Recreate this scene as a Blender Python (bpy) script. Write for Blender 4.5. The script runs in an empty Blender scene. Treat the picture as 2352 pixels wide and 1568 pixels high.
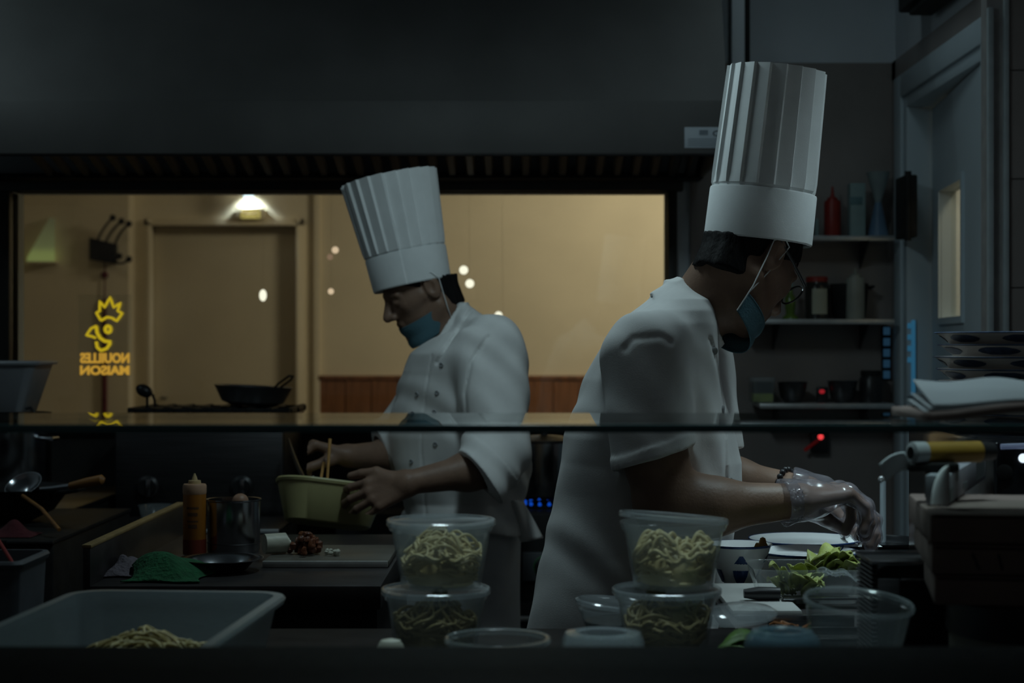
import bpy, bmesh, math, random
import numpy as np
from mathutils import Vector, Matrix
from mathutils.bvhtree import BVHTree

SC = bpy.context.scene
COL = SC.collection
random.seed(7)
PI = math.pi

# ------------------------------------------------------------------ camera, world, lights, exposure
F = 3900.0; CX, CY = 1205.0, 795.0; CAMZ = 1.30       # focal length in pixels of the 2352 px frame, centre, eye height
def P(px, py, Y):
    """world point seen at pixel (px, py) at distance Y"""
    return Vector(((px - CX) * Y / F, Y, CAMZ - (py - CY) * Y / F))
def PX(px, Y): return (px - CX) * Y / F
def PZ(py, Y): return CAMZ - (py - CY) * Y / F

cd = bpy.data.cameras.new('camera'); cam = bpy.data.objects.new('camera', cd); COL.objects.link(cam)
cam.location = (0, 0, CAMZ); cam.rotation_euler = (PI / 2, 0, 0)
cd.sensor_width = 36; cd.lens = F / 2352 * 36
cd.shift_x = -(CX - 1176) / 2352; cd.shift_y = (CY - 784) / 2352
cd.dof.use_dof = True; cd.dof.focus_distance = 3.0; cd.dof.aperture_fstop = 5.0
cd.clip_start = 0.05
SC.camera = cam

SC.view_settings.view_transform = 'Standard'; SC.view_settings.look = 'None'
SC.cycles.transparent_max_bounces = 32
SC.view_settings.exposure = 0.0; SC.view_settings.gamma = 1.0; SC.view_settings.use_curve_mapping = False

w = bpy.data.worlds.new('night'); SC.world = w; w.use_nodes = True
w.node_tree.nodes['Background'].inputs[0].default_value = (0.93, 0.97, 1.0, 1)
w.node_tree.nodes['Background'].inputs[1].default_value = 0.018

def area(name, loc, target, size, sy, col, power, spread=180):
    l = bpy.data.lights.new(name, 'AREA'); l.shape = 'RECTANGLE'; l.size = size; l.size_y = sy
    l.color = col; l.energy = power; l.spread = math.radians(spread)
    o = bpy.data.objects.new(name, l); COL.objects.link(o); o.location = loc
    o.rotation_euler = (Vector(target) - Vector(loc)).to_track_quat('-Z', 'Y').to_euler()
    return o
COOL = (0.70, 0.94, 1.0)
area('kitchen_tube_light', (-0.04, 3.34, 2.28), (-0.04, 3.5, 0), 0.10, 0.5, COOL, 4.3)
area('plate_tube_light', (0.86, 2.90, 2.36), (0.78, 3.05, 0), 0.06, 0.5, COOL, 2.0, 52)
area('door_fill_light', (0.72, 4.45, 2.66), (1.0, 4.8, 0), 0.06, 0.6, COOL, 0.55)  # unseen weak fill, added to lift the door and shelves
area('hood_side_light', (-2.05, 4.25, 2.60), (-1.75, 4.75, 2.0), 0.12, 0.5, COOL, 1.6)
area('counter_fill_light', (0.25, 2.02, 2.60), (0.25, 2.10, 0), 1.3, 0.1, COOL, 1.5, 46)  # unseen front fill, added to brighten the tubs and lids
area('dining_light', (1.10, 8.3, 2.9), (1.05, 9.5, 0.9), 0.9, 0.6, (1.0, 0.86, 0.64), 33)
area('dining_fill_light', (-2.0, 8.2, 2.9), (-2.0, 8.6, 0), 0.6, 0.6, (1.0, 0.84, 0.60), 1.3)  # unseen warm fill, added to lift the left dining wall
area('corridor_light', (1.75, 4.9, 2.45), (1.6, 5.4, 1.2), 0.3, 0.3, (1.0, 0.80, 0.52), 6.5)

# ------------------------------------------------------------------ materials
MATS = {}
def mat(name, col, rough=0.5, metal=0.0, var=0.14, scale=18.0, bump=0.0, bscale=60.0, spec=0.5, stretch=None, emit=None, es=0.0):
    if name in MATS: return MATS[name]
    m = bpy.data.materials.new(name); m.use_nodes = True; MATS[name] = m
    nt = m.node_tree; N = nt.nodes; L = nt.links; b = N['Principled BSDF']
    tc = N.new('ShaderNodeTexCoord'); mp = N.new('ShaderNodeMapping')
    if stretch: mp.inputs['Scale'].default_value = stretch
    L.new(tc.outputs['Object'], mp.inputs['Vector'])
    nz = N.new('ShaderNodeTexNoise'); nz.inputs['Scale'].default_value = scale; nz.inputs['Detail'].default_value = 5
    L.new(mp.outputs['Vector'], nz.inputs['Vector'])
    r = N.new('ShaderNodeValToRGB')
    r.color_ramp.elements[0].position = 0.3; r.color_ramp.elements[1].position = 0.7
    r.color_ramp.elements[0].color = tuple(max(0, c * (1 - var)) for c in col) + (1,)
    r.color_ramp.elements[1].color = tuple(min(1, c * (1 + var)) for c in col) + (1,)
    L.new(nz.outputs['Fac'], r.inputs['Fac']); L.new(r.outputs['Color'], b.inputs['Base Color'])
    b.inputs['Roughness'].default_value = rough; b.inputs['Metallic'].default_value = metal
    b.inputs['Specular IOR Level'].default_value = spec
    if bump:
        n2 = N.new('ShaderNodeTexNoise'); n2.inputs['Scale'].default_value = bscale; n2.inputs['Detail'].default_value = 4
        L.new(mp.outputs['Vector'], n2.inputs['Vector'])
        bp = N.new('ShaderNodeBump'); bp.inputs['Strength'].default_value = bump; bp.inputs['Distance'].default_value = 0.01
        L.new(n2.outputs['Fac'], bp.inputs['Height']); L.new(bp.outputs['Normal'], b.inputs['Normal'])
    if emit:
        b.inputs['Emission Color'].default_value = tuple(emit) + (1,); b.inputs['Emission Strength'].default_value = es
    return m

def clear(name, tint, body, solid=0.25, rough=0.08, ior=1.45):
    """thin plastic or glass: see-through, a milky body of weight solid, a Fresnel sheen"""
    if name in MATS: return MATS[name]
    m = bpy.data.materials.new(name); m.use_nodes = True; MATS[name] = m
    nt = m.node_tree; N = nt.nodes; L = nt.links; N.clear()
    out = N.new('ShaderNodeOutputMaterial')
    tr = N.new('ShaderNodeBsdfTransparent'); tr.inputs[0].default_value = tuple(tint) + (1,)
    df = N.new('ShaderNodeBsdfDiffuse'); tl = N.new('ShaderNodeBsdfTranslucent')
    nz = N.new('ShaderNodeTexNoise'); nz.inputs['Scale'].default_value = 25
    rr = N.new('ShaderNodeValToRGB')
    rr.color_ramp.elements[0].color = tuple(c * 0.85 for c in body) + (1,); rr.color_ramp.elements[1].color = tuple(body) + (1,)
    L.new(nz.outputs['Fac'], rr.inputs['Fac'])
    L.new(rr.outputs['Color'], df.inputs[0]); L.new(rr.outputs['Color'], tl.inputs[0])
    m1 = N.new('ShaderNodeMixShader'); m1.inputs[0].default_value = 0.45
    L.new(df.outputs[0], m1.inputs[1]); L.new(tl.outputs[0], m1.inputs[2])
    m2 = N.new('ShaderNodeMixShader'); m2.inputs[0].default_value = solid
    L.new(tr.outputs[0], m2.inputs[1]); L.new(m1.outputs[0], m2.inputs[2])
    gl = N.new('ShaderNodeBsdfGlossy'); gl.inputs['Roughness'].default_value = rough
    fr = N.new('ShaderNodeFresnel'); ge = N.new('ShaderNodeNewGeometry'); mi = N.new('ShaderNodeMath'); mi.operation = 'MULTIPLY_ADD'
    mi.inputs[1].default_value = 1 / ior - ior; mi.inputs[2].default_value = ior; L.new(ge.outputs['Backfacing'], mi.inputs[0]); L.new(mi.outputs[0], fr.inputs['IOR'])
    m3 = N.new('ShaderNodeMixShader')
    L.new(fr.outputs[0], m3.inputs[0]); L.new(m2.outputs[0], m3.inputs[1]); L.new(gl.outputs[0], m3.inputs[2])
    L.new(m3.outputs[0], out.inputs['Surface'])
    return m

def glow(name, col, s=1.0):
    if name in MATS: return MATS[name]
    m = bpy.data.materials.new(name); m.use_nodes = True; MATS[name] = m
    nt = m.node_tree; N = nt.nodes; L = nt.links; N.clear()
    out = N.new('ShaderNodeOutputMaterial'); e = N.new('ShaderNodeEmission')
    nz = N.new('ShaderNodeTexNoise'); nz.inputs['Scale'].default_value = 40
    rr = N.new('ShaderNodeValToRGB')
    rr.color_ramp.elements[0].color = tuple(c * 0.8 for c in col) + (1,); rr.color_ramp.elements[1].color = tuple(col) + (1,)
    L.new(nz.outputs['Fac'], rr.inputs['Fac']); L.new(rr.outputs['Color'], e.inputs[0]); e.inputs[1].default_value = s
    L.new(e.outputs[0], out.inputs['Surface'])
    return m

CLOTH = mat('white_cotton', (0.78, 0.78, 0.77), 0.9, var=0.05, bump=0.05, bscale=400, spec=0.15)
PAPER = mat('white_paper_cloth', (0.80, 0.82, 0.82), 0.85, var=0.04, bump=0.03, bscale=400, spec=0.15)
SKIN = mat('skin', (0.24, 0.145, 0.10), 0.5, var=0.12, scale=30, bump=0.08, bscale=180, spec=0.4)
HAIR = mat('black_hair', (0.010, 0.009, 0.009), 0.7, var=0.4, scale=80, spec=0.12, bump=0.25, bscale=160, stretch=(1, 1, 0.3))
MASKB = mat('blue_mask_fabric', (0.075, 0.165, 0.205), 0.9, var=0.08, bump=0.2, bscale=300)
TROUSER = mat('grey_white_trouser_cotton', (0.66, 0.68, 0.70), 0.9, var=0.06, bump=0.06, bscale=300, spec=0.15)
BLACK = mat('black_enamel', (0.022, 0.022, 0.022), 0.55, var=0.3, spec=0.15)
BLACKPL = mat('black_plastic', (0.022, 0.022, 0.024), 0.35, var=0.2)
DARKST = mat('dark_brushed_steel', (0.10, 0.10, 0.105), 0.42, metal=0.9, var=0.2, scale=6, stretch=(1, 30, 30))
HOODST = mat('hood_steel', (0.115, 0.113, 0.11), 0.6, metal=0.15, var=0.2, scale=3, bump=0.03, bscale=8)
STEEL = mat('polished_steel', (0.42, 0.43, 0.45), 0.2, metal=1.0, var=0.08, scale=8)
TABLEST = mat('worn_table_steel', (0.075, 0.068, 0.068), 0.4, metal=0.7, var=0.3, scale=10, bump=0.05, bscale=40)
WOOD = mat('orange_wood', (0.32, 0.14, 0.035), 0.5, var=0.3, scale=12, stretch=(1, 1, 12))
BAMBOO = mat('bamboo', (0.50, 0.26, 0.07), 0.5, var=0.2, scale=30, stretch=(8, 8, 1))
WALLC = mat('cream_paint', (0.74, 0.66, 0.50), 0.8, var=0.05, scale=3, bump=0.04, bscale=50)
DOORC = mat('cream_door_paint', (0.62, 0.55, 0.41), 0.6, var=0.05, scale=3)
PLANKW = mat('brown_panel_wood', (0.20, 0.085, 0.04), 0.45, var=0.35, scale=5, stretch=(10, 1, 0.6))
PLASTERB = mat('pale_blue_plaster', (0.72, 0.77, 0.82), 0.85, var=0.05, scale=4)
DOORB = mat('blue_grey_door_paint', (0.52, 0.60, 0.65), 0.5, var=0.05, scale=3)
TILE = mat('brown_grey_tile', (0.30, 0.265, 0.25), 0.4, var=0.12, scale=5)
GROUT = mat('grey_grout', (0.36, 0.34, 0.33), 0.9)
FLOORM = mat('floor_tile_dark', (0.06, 0.055, 0.05), 0.5, var=0.2, scale=4)
STONE = mat('black_granite', (0.012, 0.012, 0.012), 0.6, var=0.4, scale=90, spec=0.03)
SHELFM = mat('shelf_steel', (0.55, 0.57, 0.58), 0.35, metal=0.6, var=0.1)
TRIMM = mat('satin_corner_trim', (0.50, 0.56, 0.58), 0.45, metal=0.2, var=0.08)
FRAMEB = mat('dark_window_frame', (0.035, 0.034, 0.03), 0.5, var=0.2)
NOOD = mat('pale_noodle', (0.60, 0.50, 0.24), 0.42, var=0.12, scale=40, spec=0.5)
NOODLO = mat('dark_noodle', (0.42, 0.34, 0.15), 0.42, var=0.14, scale=40, spec=0.5)  # darker noodle colour for the lower tubs and the bin
GREYTUB = mat('pale_grey_plastic', (0.36, 0.38, 0.41), 0.4, var=0.06)
YELLOWPL = mat('yellow_green_plastic', (0.50, 0.46, 0.22), 0.35, var=0.06, scale=6)
PORC = mat('white_porcelain', (0.86, 0.88, 0.89), 0.12, var=0.04)
BLUEP = mat('blue_glaze', (0.03, 0.07, 0.20), 0.2, var=0.3, scale=60)
CARD = mat('brown_cardboard', (0.20, 0.15, 0.13), 0.85, var=0.15, scale=12, bump=0.1)
GREENC = mat('green_microfibre', (0.012, 0.10, 0.036), 0.95, var=0.3, scale=60, bump=0.7, bscale=120)
GREYC = mat('grey_rag', (0.13, 0.11, 0.13), 0.95, var=0.3, scale=40, bump=0.7, bscale=120)
RUBBER = mat('black_rubber', (0.01, 0.01, 0.01), 0.7)
LETT = mat('lettuce_green', (0.34, 0.38, 0.10), 0.5, var=0.35, scale=14, bump=0.4, bscale=50)
MEAT = mat('braised_meat', (0.16, 0.05, 0.02), 0.4, var=0.5, scale=40, bump=0.5, bscale=80)
LEEK = mat('pale_leek', (0.55, 0.54, 0.44), 0.5, var=0.15, scale=20, stretch=(1, 6, 6))
INK = mat('dark_ink', (0.02, 0.025, 0.035), 0.8)
REDPL = mat('red_plastic', (0.26, 0.02, 0.012), 0.45)
PALEGRN = mat('pale_green_carton', (0.26, 0.36, 0.36), 0.6, var=0.08)
PLASTIC_CLEAR = clear('clear_container_plastic', (0.99, 0.995, 0.995), (0.78, 0.86, 0.88), 0.13, 0.12)
PLASTIC_LID = clear('clear_lid_plastic', (0.985, 0.99, 0.99), (0.75, 0.84, 0.88), 0.17, 0.10)
PLASTIC_BOWL = clear('bowl_plastic', (0.99, 0.995, 0.995), (0.70, 0.80, 0.84), 0.05, 0.10)
PLASTIC_TUB = clear('milky_bin_plastic', (0.8, 0.83, 0.84), (0.34, 0.40, 0.42), 0.72, 0.3)
GLOVEM = clear('thin_plastic_glove', (0.90, 0.90, 0.92), (0.46, 0.44, 0.50), 0.26, 0.2)
GLASS = clear('float_glass', (0.95, 0.98, 0.96), (0.3, 0.4, 0.4), 0.01, 0.0, 1.5)
GLASSEDGE = mat('green_glass_edge', (0.04, 0.12, 0.125), 0.3, var=0.2, scale=4)

# ------------------------------------------------------------------ mesh builder
class MB:
    def __init__(s): s.v = []; s.f = []
    def add(s, vs, fs):
        o = len(s.v); s.v += [tuple(a) for a in vs]; s.f += [tuple(i + o for i in q) for q in fs]; return s
    def box(s, x0, y0, z0, x1, y1, z1):
        return s.add([(x0,y0,z0),(x1,y0,z0),(x1,y1,z0),(x0,y1,z0),(x0,y0,z1),(x1,y0,z1),(x1,y1,z1),(x0,y1,z1)],
                     [(0,3,2,1),(4,5,6,7),(0,1,5,4),(1,2,6,5),(2,3,7,6),(3,0,4,7)])
    def rbox(s, x0, y0, z0, x1, y1, z1, b=0.004, seg=2):
        bm = bmesh.new(); bmesh.ops.create_cube(bm, size=1)
        for v in bm.verts:
            v.co = Vector((x0 + (v.co.x + .5) * (x1 - x0), y0 + (v.co.y + .5) * (y1 - y0), z0 + (v.co.z + .5) * (z1 - z0)))
        bmesh.ops.bevel(bm, geom=list(bm.edges), offset=b, segments=seg, affect='EDGES', profile=0.5)
        bm.verts.index_update()
        s.add([v.co[:] for v in bm.verts], [[v.index for v in f.verts] for f in bm.faces]); bm.free(); return s
    def loft(s, rings, cap0=True, cap1=True, closed=True):
        n = len(rings[0]); vs = [p for r in rings for p in r]; fs = []
        for i in range(len(rings) - 1):
            for j in range(n if closed else n - 1):
                k = (j + 1) % n
                fs.append((i*n+j, i*n+k, (i+1)*n+k, (i+1)*n+j))
        if cap0: fs.append(tuple(range(n - 1, -1, -1)))
        if cap1: fs.append(tuple((len(rings)-1)*n + j for j in range(n)))
        return s.add(vs, fs)
    def lathe(s, prof, c=(0,0,0), seg=32, cap0=True, cap1=True, axis=None, rmod=None):
        c = Vector(c); rings = []
        if axis is None: ax, ay, az = Vector((1,0,0)), Vector((0,1,0)), Vector((0,0,1))
        else:
            az = Vector(axis).normalized(); ax = az.orthogonal().normalized(); ay = az.cross(ax)
        for r, z in prof:
            ring = []
            for j in range(seg):
                a = 2 * PI * j / seg; rr = r * (rmod(a, z) if rmod else 1)
                ring.append(c + ax * (rr * math.cos(a)) + ay * (rr * math.sin(a)) + az * z)
            rings.append(ring)
        return s.loft(rings, cap0, cap1)
    def cyl(s, a, b, r0, r1=None, seg=16):
        a, b = Vector(a), Vector(b); r1 = r0 if r1 is None else r1
        return s.lathe([(r0, 0), (r1, (b - a).length)], a, seg, axis=(b - a))
    def tube(s, pts, r, seg=8, cap=True):
        pts = [Vector(p) for p in pts]; n = len(pts); rad = r if isinstance(r, (list, tuple)) else [r] * n
        t0 = (pts[1] - pts[0]).normalized(); u = t0.orthogonal().normalized(); rings = []
        for i in range(n):
            t = (pts[min(i+1, n-1)] - pts[max(i-1, 0)])
            t = t.normalized() if t.length > 1e-9 else t0
            u = (u - t * u.dot(t)); u = u.normalized() if u.length > 1e-6 else t.orthogonal().normalized()
            v = t.cross(u)
            rings.append([pts[i] + (u * math.cos(2*PI*j/seg) + v * math.sin(2*PI*j/seg)) * rad[i] for j in range(seg)])
        return s.loft(rings, cap, cap)
    def sphere(s, c, r, seg=16, rings=10):
        c = Vector(c); rx, ry, rz = (r, r, r) if not isinstance(r, (list, tuple)) else r
        rr = []
        for i in range(1, rings):
            a = PI * i / rings
            rr.append([c + Vector((rx*math.sin(a)*math.cos(2*PI*j/seg), ry*math.sin(a)*math.sin(2*PI*j/seg), -rz*math.cos(a))) for j in range(seg)])
        vs = [p for r_ in rr for p in r_] + [c - Vector((0,0,rz)), c + Vector((0,0,rz))]; b = (rings-1)*seg; fs = []
        for i in range(rings - 2):
            for j in range(seg):
                k = (j+1) % seg; fs.append((i*seg+j, i*seg+k, (i+1)*seg+k, (i+1)*seg+j))
        for j in range(seg):
            k = (j+1) % seg; fs.append((b, k, j)); fs.append((b+1, (rings-2)*seg+j, (rings-2)*seg+k))
        return s.add(vs, fs)
    def grid(s, fn, nu, nv):
        vs = [fn(i/(nu-1), j/(nv-1)) for j in range(nv) for i in range(nu)]
        return s.add(vs, [(j*nu+i, j*nu+i+1, (j+1)*nu+i+1, (j+1)*nu+i) for j in range(nv-1) for i in range(nu-1)])
    def xf(s, M, start=0):
        for i in range(start, len(s.v)): s.v[i] = tuple(M @ Vector(s.v[i]))
        return s

ORG = {}
def tag(o, label=None, cat=None, group=None, kind=None):
    if label: o['label'] = label
    if cat: o['category'] = cat
    if group: o['group'] = group
    if kind: o['kind'] = kind
    return o
def link(name, me, m, parent, smooth):
    o = bpy.data.objects.new(name, me); COL.objects.link(o)
    if m: me.materials.append(m)
    if smooth:
        me.polygons.foreach_set('use_smooth', [True] * len(me.polygons))
        if smooth is not True: me.set_sharp_from_angle(angle=math.radians(smooth))
    if parent: o.parent = parent; ORG[o.name] = ORG[parent.name]
    else: ORG[o.name] = Vector((0, 0, 0))
    return o
def obj(name, mb, m, parent=None, smooth=40, loc=None):
    off = Vector(ORG[parent.name]) if parent else (Vector(loc) if loc is not None else Vector((0,0,0)))
    me = bpy.data.meshes.new(name)
    me.from_pydata([tuple(Vector(v) - off) for v in mb.v], [], mb.f); me.update()
    o = link(name, me, m, parent, smooth)
    if not parent and loc is not None: o.location = loc; ORG[o.name] = Vector(loc)
    return o
def thing(name, loc, label, cat, group=None):
    e = bpy.data.objects.new(name, None); COL.objects.link(e); e.location = loc; e.empty_display_size = 0.05
    ORG[e.name] = Vector(loc); tag(e, label, cat, group); return e
def struct(name, mb, m, parent=None, smooth=None):
    o = obj(name, mb, m, parent, smooth)
    if not parent: o['kind'] = 'structure'
    return o
def dup(root, loc, label=None):
    r = root.copy(); COL.objects.link(r); r.location = loc; ORG[r.name] = Vector(loc)
    if label: r['label'] = label
    for ch in root.children:
        c = ch.copy(); COL.objects.link(c); c.parent = r; ORG[c.name] = Vector(loc)
        for g in ch.children:
            d = g.copy(); COL.objects.link(d); d.parent = c; ORG[d.name] = Vector(loc)
    return r

def rrect(w, d, r, n=6, z=0.0):
    pts = []
    for cx, cy, a0 in ((w/2-r, d/2-r, 0), (-w/2+r, d/2-r, 90), (-w/2+r, -d/2+r, 180), (w/2-r, -d/2+r, 270)):
        for i in range(n + 1):
            a = math.radians(a0 + 90 * i / n); pts.append(Vector((cx + r*math.cos(a), cy + r*math.sin(a), z)))
    return pts
def open_bin(w, d, w2, d2, h, t=0.003, rim=0.008, r=0.03, n=6):
    """an open rounded rectangular tub, base at z = 0, top w x d, base w2 x d2, with a rolled rim"""
    mb = MB(); R = []
    R.append(rrect(w2-0.01, d2-0.01, r*.8, n, 0.0)); R.append(rrect(w2, d2, r*.8, n, 0.004))
    R.append(rrect(w, d, r, n, h-0.010)); R.append(rrect(w+2*rim, d+2*rim, r+rim, n, h-0.010)); R.append(rrect(w+2*rim+.004, d+2*rim+.004, r+rim, n, h-0.004))
    R.append(rrect(w+2*rim, d+2*rim, r+rim, n, h)); R.append(rrect(w-2*t, d-2*t, r, n, h))
    R.append(rrect(w2-2*t, d2-2*t, r*.7, n, t))
    return mb.loft(R, True, True)

# ------------------------------------------------------------------ signed-distance bodies, meshed by surface nets
def smin(a, b, k):
    if k <= 0: return np.minimum(a, b)
    h = np.clip(0.5 + 0.5 * (b - a) / k, 0, 1)
    return b + (a - b) * h - k * h * (1 - h)
def smax(a, b, k): return -smin(-a, -b, k)
def sd_cone(p, a, b, ra, rb):
    a = np.array(a, np.float32); b = np.array(b, np.float32); ab = b - a
    t = np.clip(((p - a) @ ab) / max(1e-9, float(ab @ ab)), 0, 1)
    return np.linalg.norm(p - a - t[:, None] * ab, axis=1) - (ra + (rb - ra) * t)
def sd_ell(p, c, r):
    q = p - np.array(c, np.float32); r = np.array(r, np.float32)
    k0 = np.linalg.norm(q / r, axis=1); k1 = np.linalg.norm(q / (r * r), axis=1)
    return k0 * (k0 - 1) / np.maximum(k1, 1e-6)
def sd_loft(p, zs, cx, hx, cy, hy, n=2.0):
    """stack of ellipses along z (zs ascending)"""
    z = p[:, 2]; a = np.interp(z, zs, hx); b = np.interp(z, zs, hy)
    x = (p[:, 0] - np.interp(z, zs, cx)) / a; y = (p[:, 1] - np.interp(z, zs, cy)) / b
    d = ((np.abs(x) ** n + np.abs(y) ** n) ** (1 / n) - 1) * np.minimum(a, b)
    return np.maximum(d, np.maximum(zs[0] - z, z - zs[-1]))
def seglines(p2, pts):
    """2-D distance to a polyline"""
    d = None
    for (a, b) in zip(pts[:-1], pts[1:]):
        a = np.array(a, np.float32); b = np.array(b, np.float32); ab = b - a
        t = np.clip(((p2 - a) @ ab) / max(1e-9, float(ab @ ab)), 0, 1)
        q = np.linalg.norm(p2 - a - t[:, None] * ab, axis=1)
        d = q if d is None else np.minimum(d, q)
    return d
def sdf_mesh(f, lo, hi, h):
    lo = np.array(lo, np.float32); hi = np.array(hi, np.float32)
    K = 4; n = np.ceil((hi - lo) / (h * K)).astype(int); cn = n; n = n * K
    ax = [lo[i] + (np.arange(cn[i]) + 0.5) * h * K for i in range(3)]
    g = np.stack(np.meshgrid(*ax, indexing='ij'), -1).reshape(-1, 3).astype(np.float32)
    cd_ = f(g).reshape(cn)
    near = np.abs(cd_) < h * K * 1.25
    D = np.repeat(np.repeat(np.repeat(cd_, K, 0), K, 1), K, 2).astype(np.float32)
    msk = np.repeat(np.repeat(np.repeat(near, K, 0), K, 1), K, 2)
    idx = np.argwhere(msk)
    D[msk] = f((lo + idx * h).astype(np.float32))
    s = D < 0
    cs = [s[i:i+n[0]-1, j:j+n[1]-1, k:k+n[2]-1] for i in (0,1) for j in (0,1) for k in (0,1)]
    al = cs[0].copy(); an = cs[0].copy()
    for c in cs[1:]: al &= c; an |= c
    act = np.argwhere(an & ~al); vid = np.full(n, -1, np.int32)
    vid[act[:,0], act[:,1], act[:,2]] = np.arange(len(act))
    acc = np.zeros((len(act), 3), np.float32); cnt = np.zeros(len(act), np.float32)
    for axis in range(3):
        for o1 in (0, 1):
            for o2 in (0, 1):
                a = np.zeros(3, int); oth = [q for q in range(3) if q != axis]; a[oth[0]] = o1; a[oth[1]] = o2
                b = a.copy(); b[axis] = 1
                A = act + a; B = act + b
                da = D[A[:,0], A[:,1], A[:,2]]; db = D[B[:,0], B[:,1], B[:,2]]
                cr = (da < 0) != (db < 0); t = np.where(cr, da / np.where(np.abs(da - db) < 1e-12, 1, da - db), 0)
                pt = a + t[:, None] * (b - a); acc += np.where(cr[:, None], pt, 0); cnt += cr
    V = lo + h * (act + acc / np.maximum(cnt, 1)[:, None])
    faces = []
    for axis in range(3):
        oth = [q for q in range(3) if q != axis]; u, v = oth
        sl0 = [slice(None)] * 3; sl1 = [slice(None)] * 3
        sl0[axis] = slice(0, -1); sl1[axis] = slice(1, None)
        e = np.argwhere(s[tuple(sl0)] != s[tuple(sl1)])
        e = e[(e[:, u] > 0) & (e[:, v] > 0) & (e[:, u] < n[u]-1) & (e[:, v] < n[v]-1)]
        flip = s[e[:,0], e[:,1], e[:,2]]
        q = []
        for du, dv in ((-1,-1), (0,-1), (0,0), (-1,0)):
            c = e.copy(); c[:, u] += du; c[:, v] += dv; q.append(vid[c[:,0], c[:,1], c[:,2]])
        q = np.stack(q, 1); ok = (q >= 0).all(1); q = q[ok]; flip = flip[ok]
        if axis == 1: flip = ~flip
        q[~flip] = q[~flip][:, ::-1]
        faces.append(q)
    return V, np.concatenate(faces)
def np_obj(name, V, Q, m, parent, smooth=True):
    off = np.array(ORG[parent.name][:], np.float32) if parent else 0
    me = bpy.data.meshes.new(name); nv, nf = len(V), len(Q)
    me.vertices.add(nv); me.vertices.foreach_set('co', (V - off).astype(np.float32).ravel())
    me.loops.add(nf * 4); me.loops.foreach_set('vertex_index', Q.astype(np.int32).ravel())
    me.polygons.add(nf); me.polygons.foreach_set('loop_start', np.arange(nf, dtype=np.int32) * 4)
    me.update(calc_edges=True); me.validate()
    return link(name, me, m, parent, smooth)
# ================================================================== the setting
def Bx(*a): return MB().box(*a)
XL, XR = -2.6, 1.2
struct('floor', Bx(-3.7, -3, -0.05, 3.3, 10.0, 0), FLOORM)
struct('ceiling', Bx(-2.6, 1.2, 2.75, 2.6, 5.62, 2.85), PLASTERB)
struct('ceiling.001', Bx(-3.7, 5.62, 3.0, 3.3, 10.0, 3.1), WALLC)
struct('wall_left', Bx(-2.75, 1.2, 0, -2.6, 5.62, 2.75), PLASTERB)
WX0, WX1, WZ0, WZ1 = PX(30, 5.5), PX(1532, 5.5), 1.06, 1.80
wb = MB().box(-2.6, 5.5, 0, WX0, 5.62, 3.0).box(WX1, 5.5, 0, 2.6, 5.62, 3.0).box(WX0, 5.5, 0, WX1, 5.62, WZ0).box(WX0, 5.5, WZ1, WX1, 5.62, 3.0)
struct('wall_back', wb, PLASTERB)
TZ = PZ(146, 5.5)
struct('trim_1', Bx(WX1 + .075, 5.485, 0, 1.19, 5.5, TZ), TILE)             # dark tile facing of the back wall beside the window
struct('trim_2', MB().box(-2.6, 5.485, 0, WX0 - .07, 5.5, TZ).box(WX0 - .07, 5.485, 0, WX1 + .075, 5.5, WZ0 - .036), mat('dark_tile', (.045, .042, .04), .4))
# right wall with the doorway
DY0, DY1, DZ = 4.40, 5.335, 2.083
wr = MB().box(XR, 4.36, 0, 1.32, DY0, 2.75).box(XR, DY1, 0, 1.32, 5.5, 2.75).box(XR, DY0, DZ, 1.32, DY1, 2.75)
struct('wall_right', wr, PLASTERB)
struct('trim_3', MB().box(1.186, 5.43, 0, XR, 5.485, TZ).box(1.186, 4.37, 2.154, XR, 5.485, TZ), TILE)
# the pier that ends the right wall, tiled, facing out
wp = struct('wall_pier', MB().box(1.172, 4.306, 0, 2.6, 4.36, 2.75), GROUT)
tp = None; zt = 2.0 - 0.2755 * 7
for r in range(10):
    for c in range(3):
        z0 = zt + r * 0.2755; x0 = 1.228 + c * 0.30
        if tp is None:
            tp = obj('tile', MB().rbox(0, 4.298, 0, 0.297, 4.307, 0.2725, 0.0015, 1), TILE, wp, smooth=None); o = tp
        else:
            o = tp.copy(); COL.objects.link(o); o.parent = wp
        o.location = (x0, 0, z0)
tag(thing('corner_trim', (1.18, 4.3, 0), 'pale metal corner strip standing at the door side of the tiled pier', 'trim'))
obj('strip', MB().rbox(1.171, 4.290, 0.0, 1.186, 4.306, PZ(18, 4.3), 0.002), TRIMM, bpy.data.objects['corner_trim'])
tag(thing('corner_trim.001', (1.22, 4.3, 0), 'pale metal corner strip running to the ceiling, farther from the door', 'trim'))
obj('strip', MB().rbox(1.212, 4.290, 0.0, 1.225, 4.306, 2.75, 0.002), TRIMM, bpy.data.objects['corner_trim.001'])
# corridor behind the door
struct('wall_corridor', MB().box(2.3, 4.36, 0, 2.42, 5.5, 2.75), WALLC)

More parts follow.
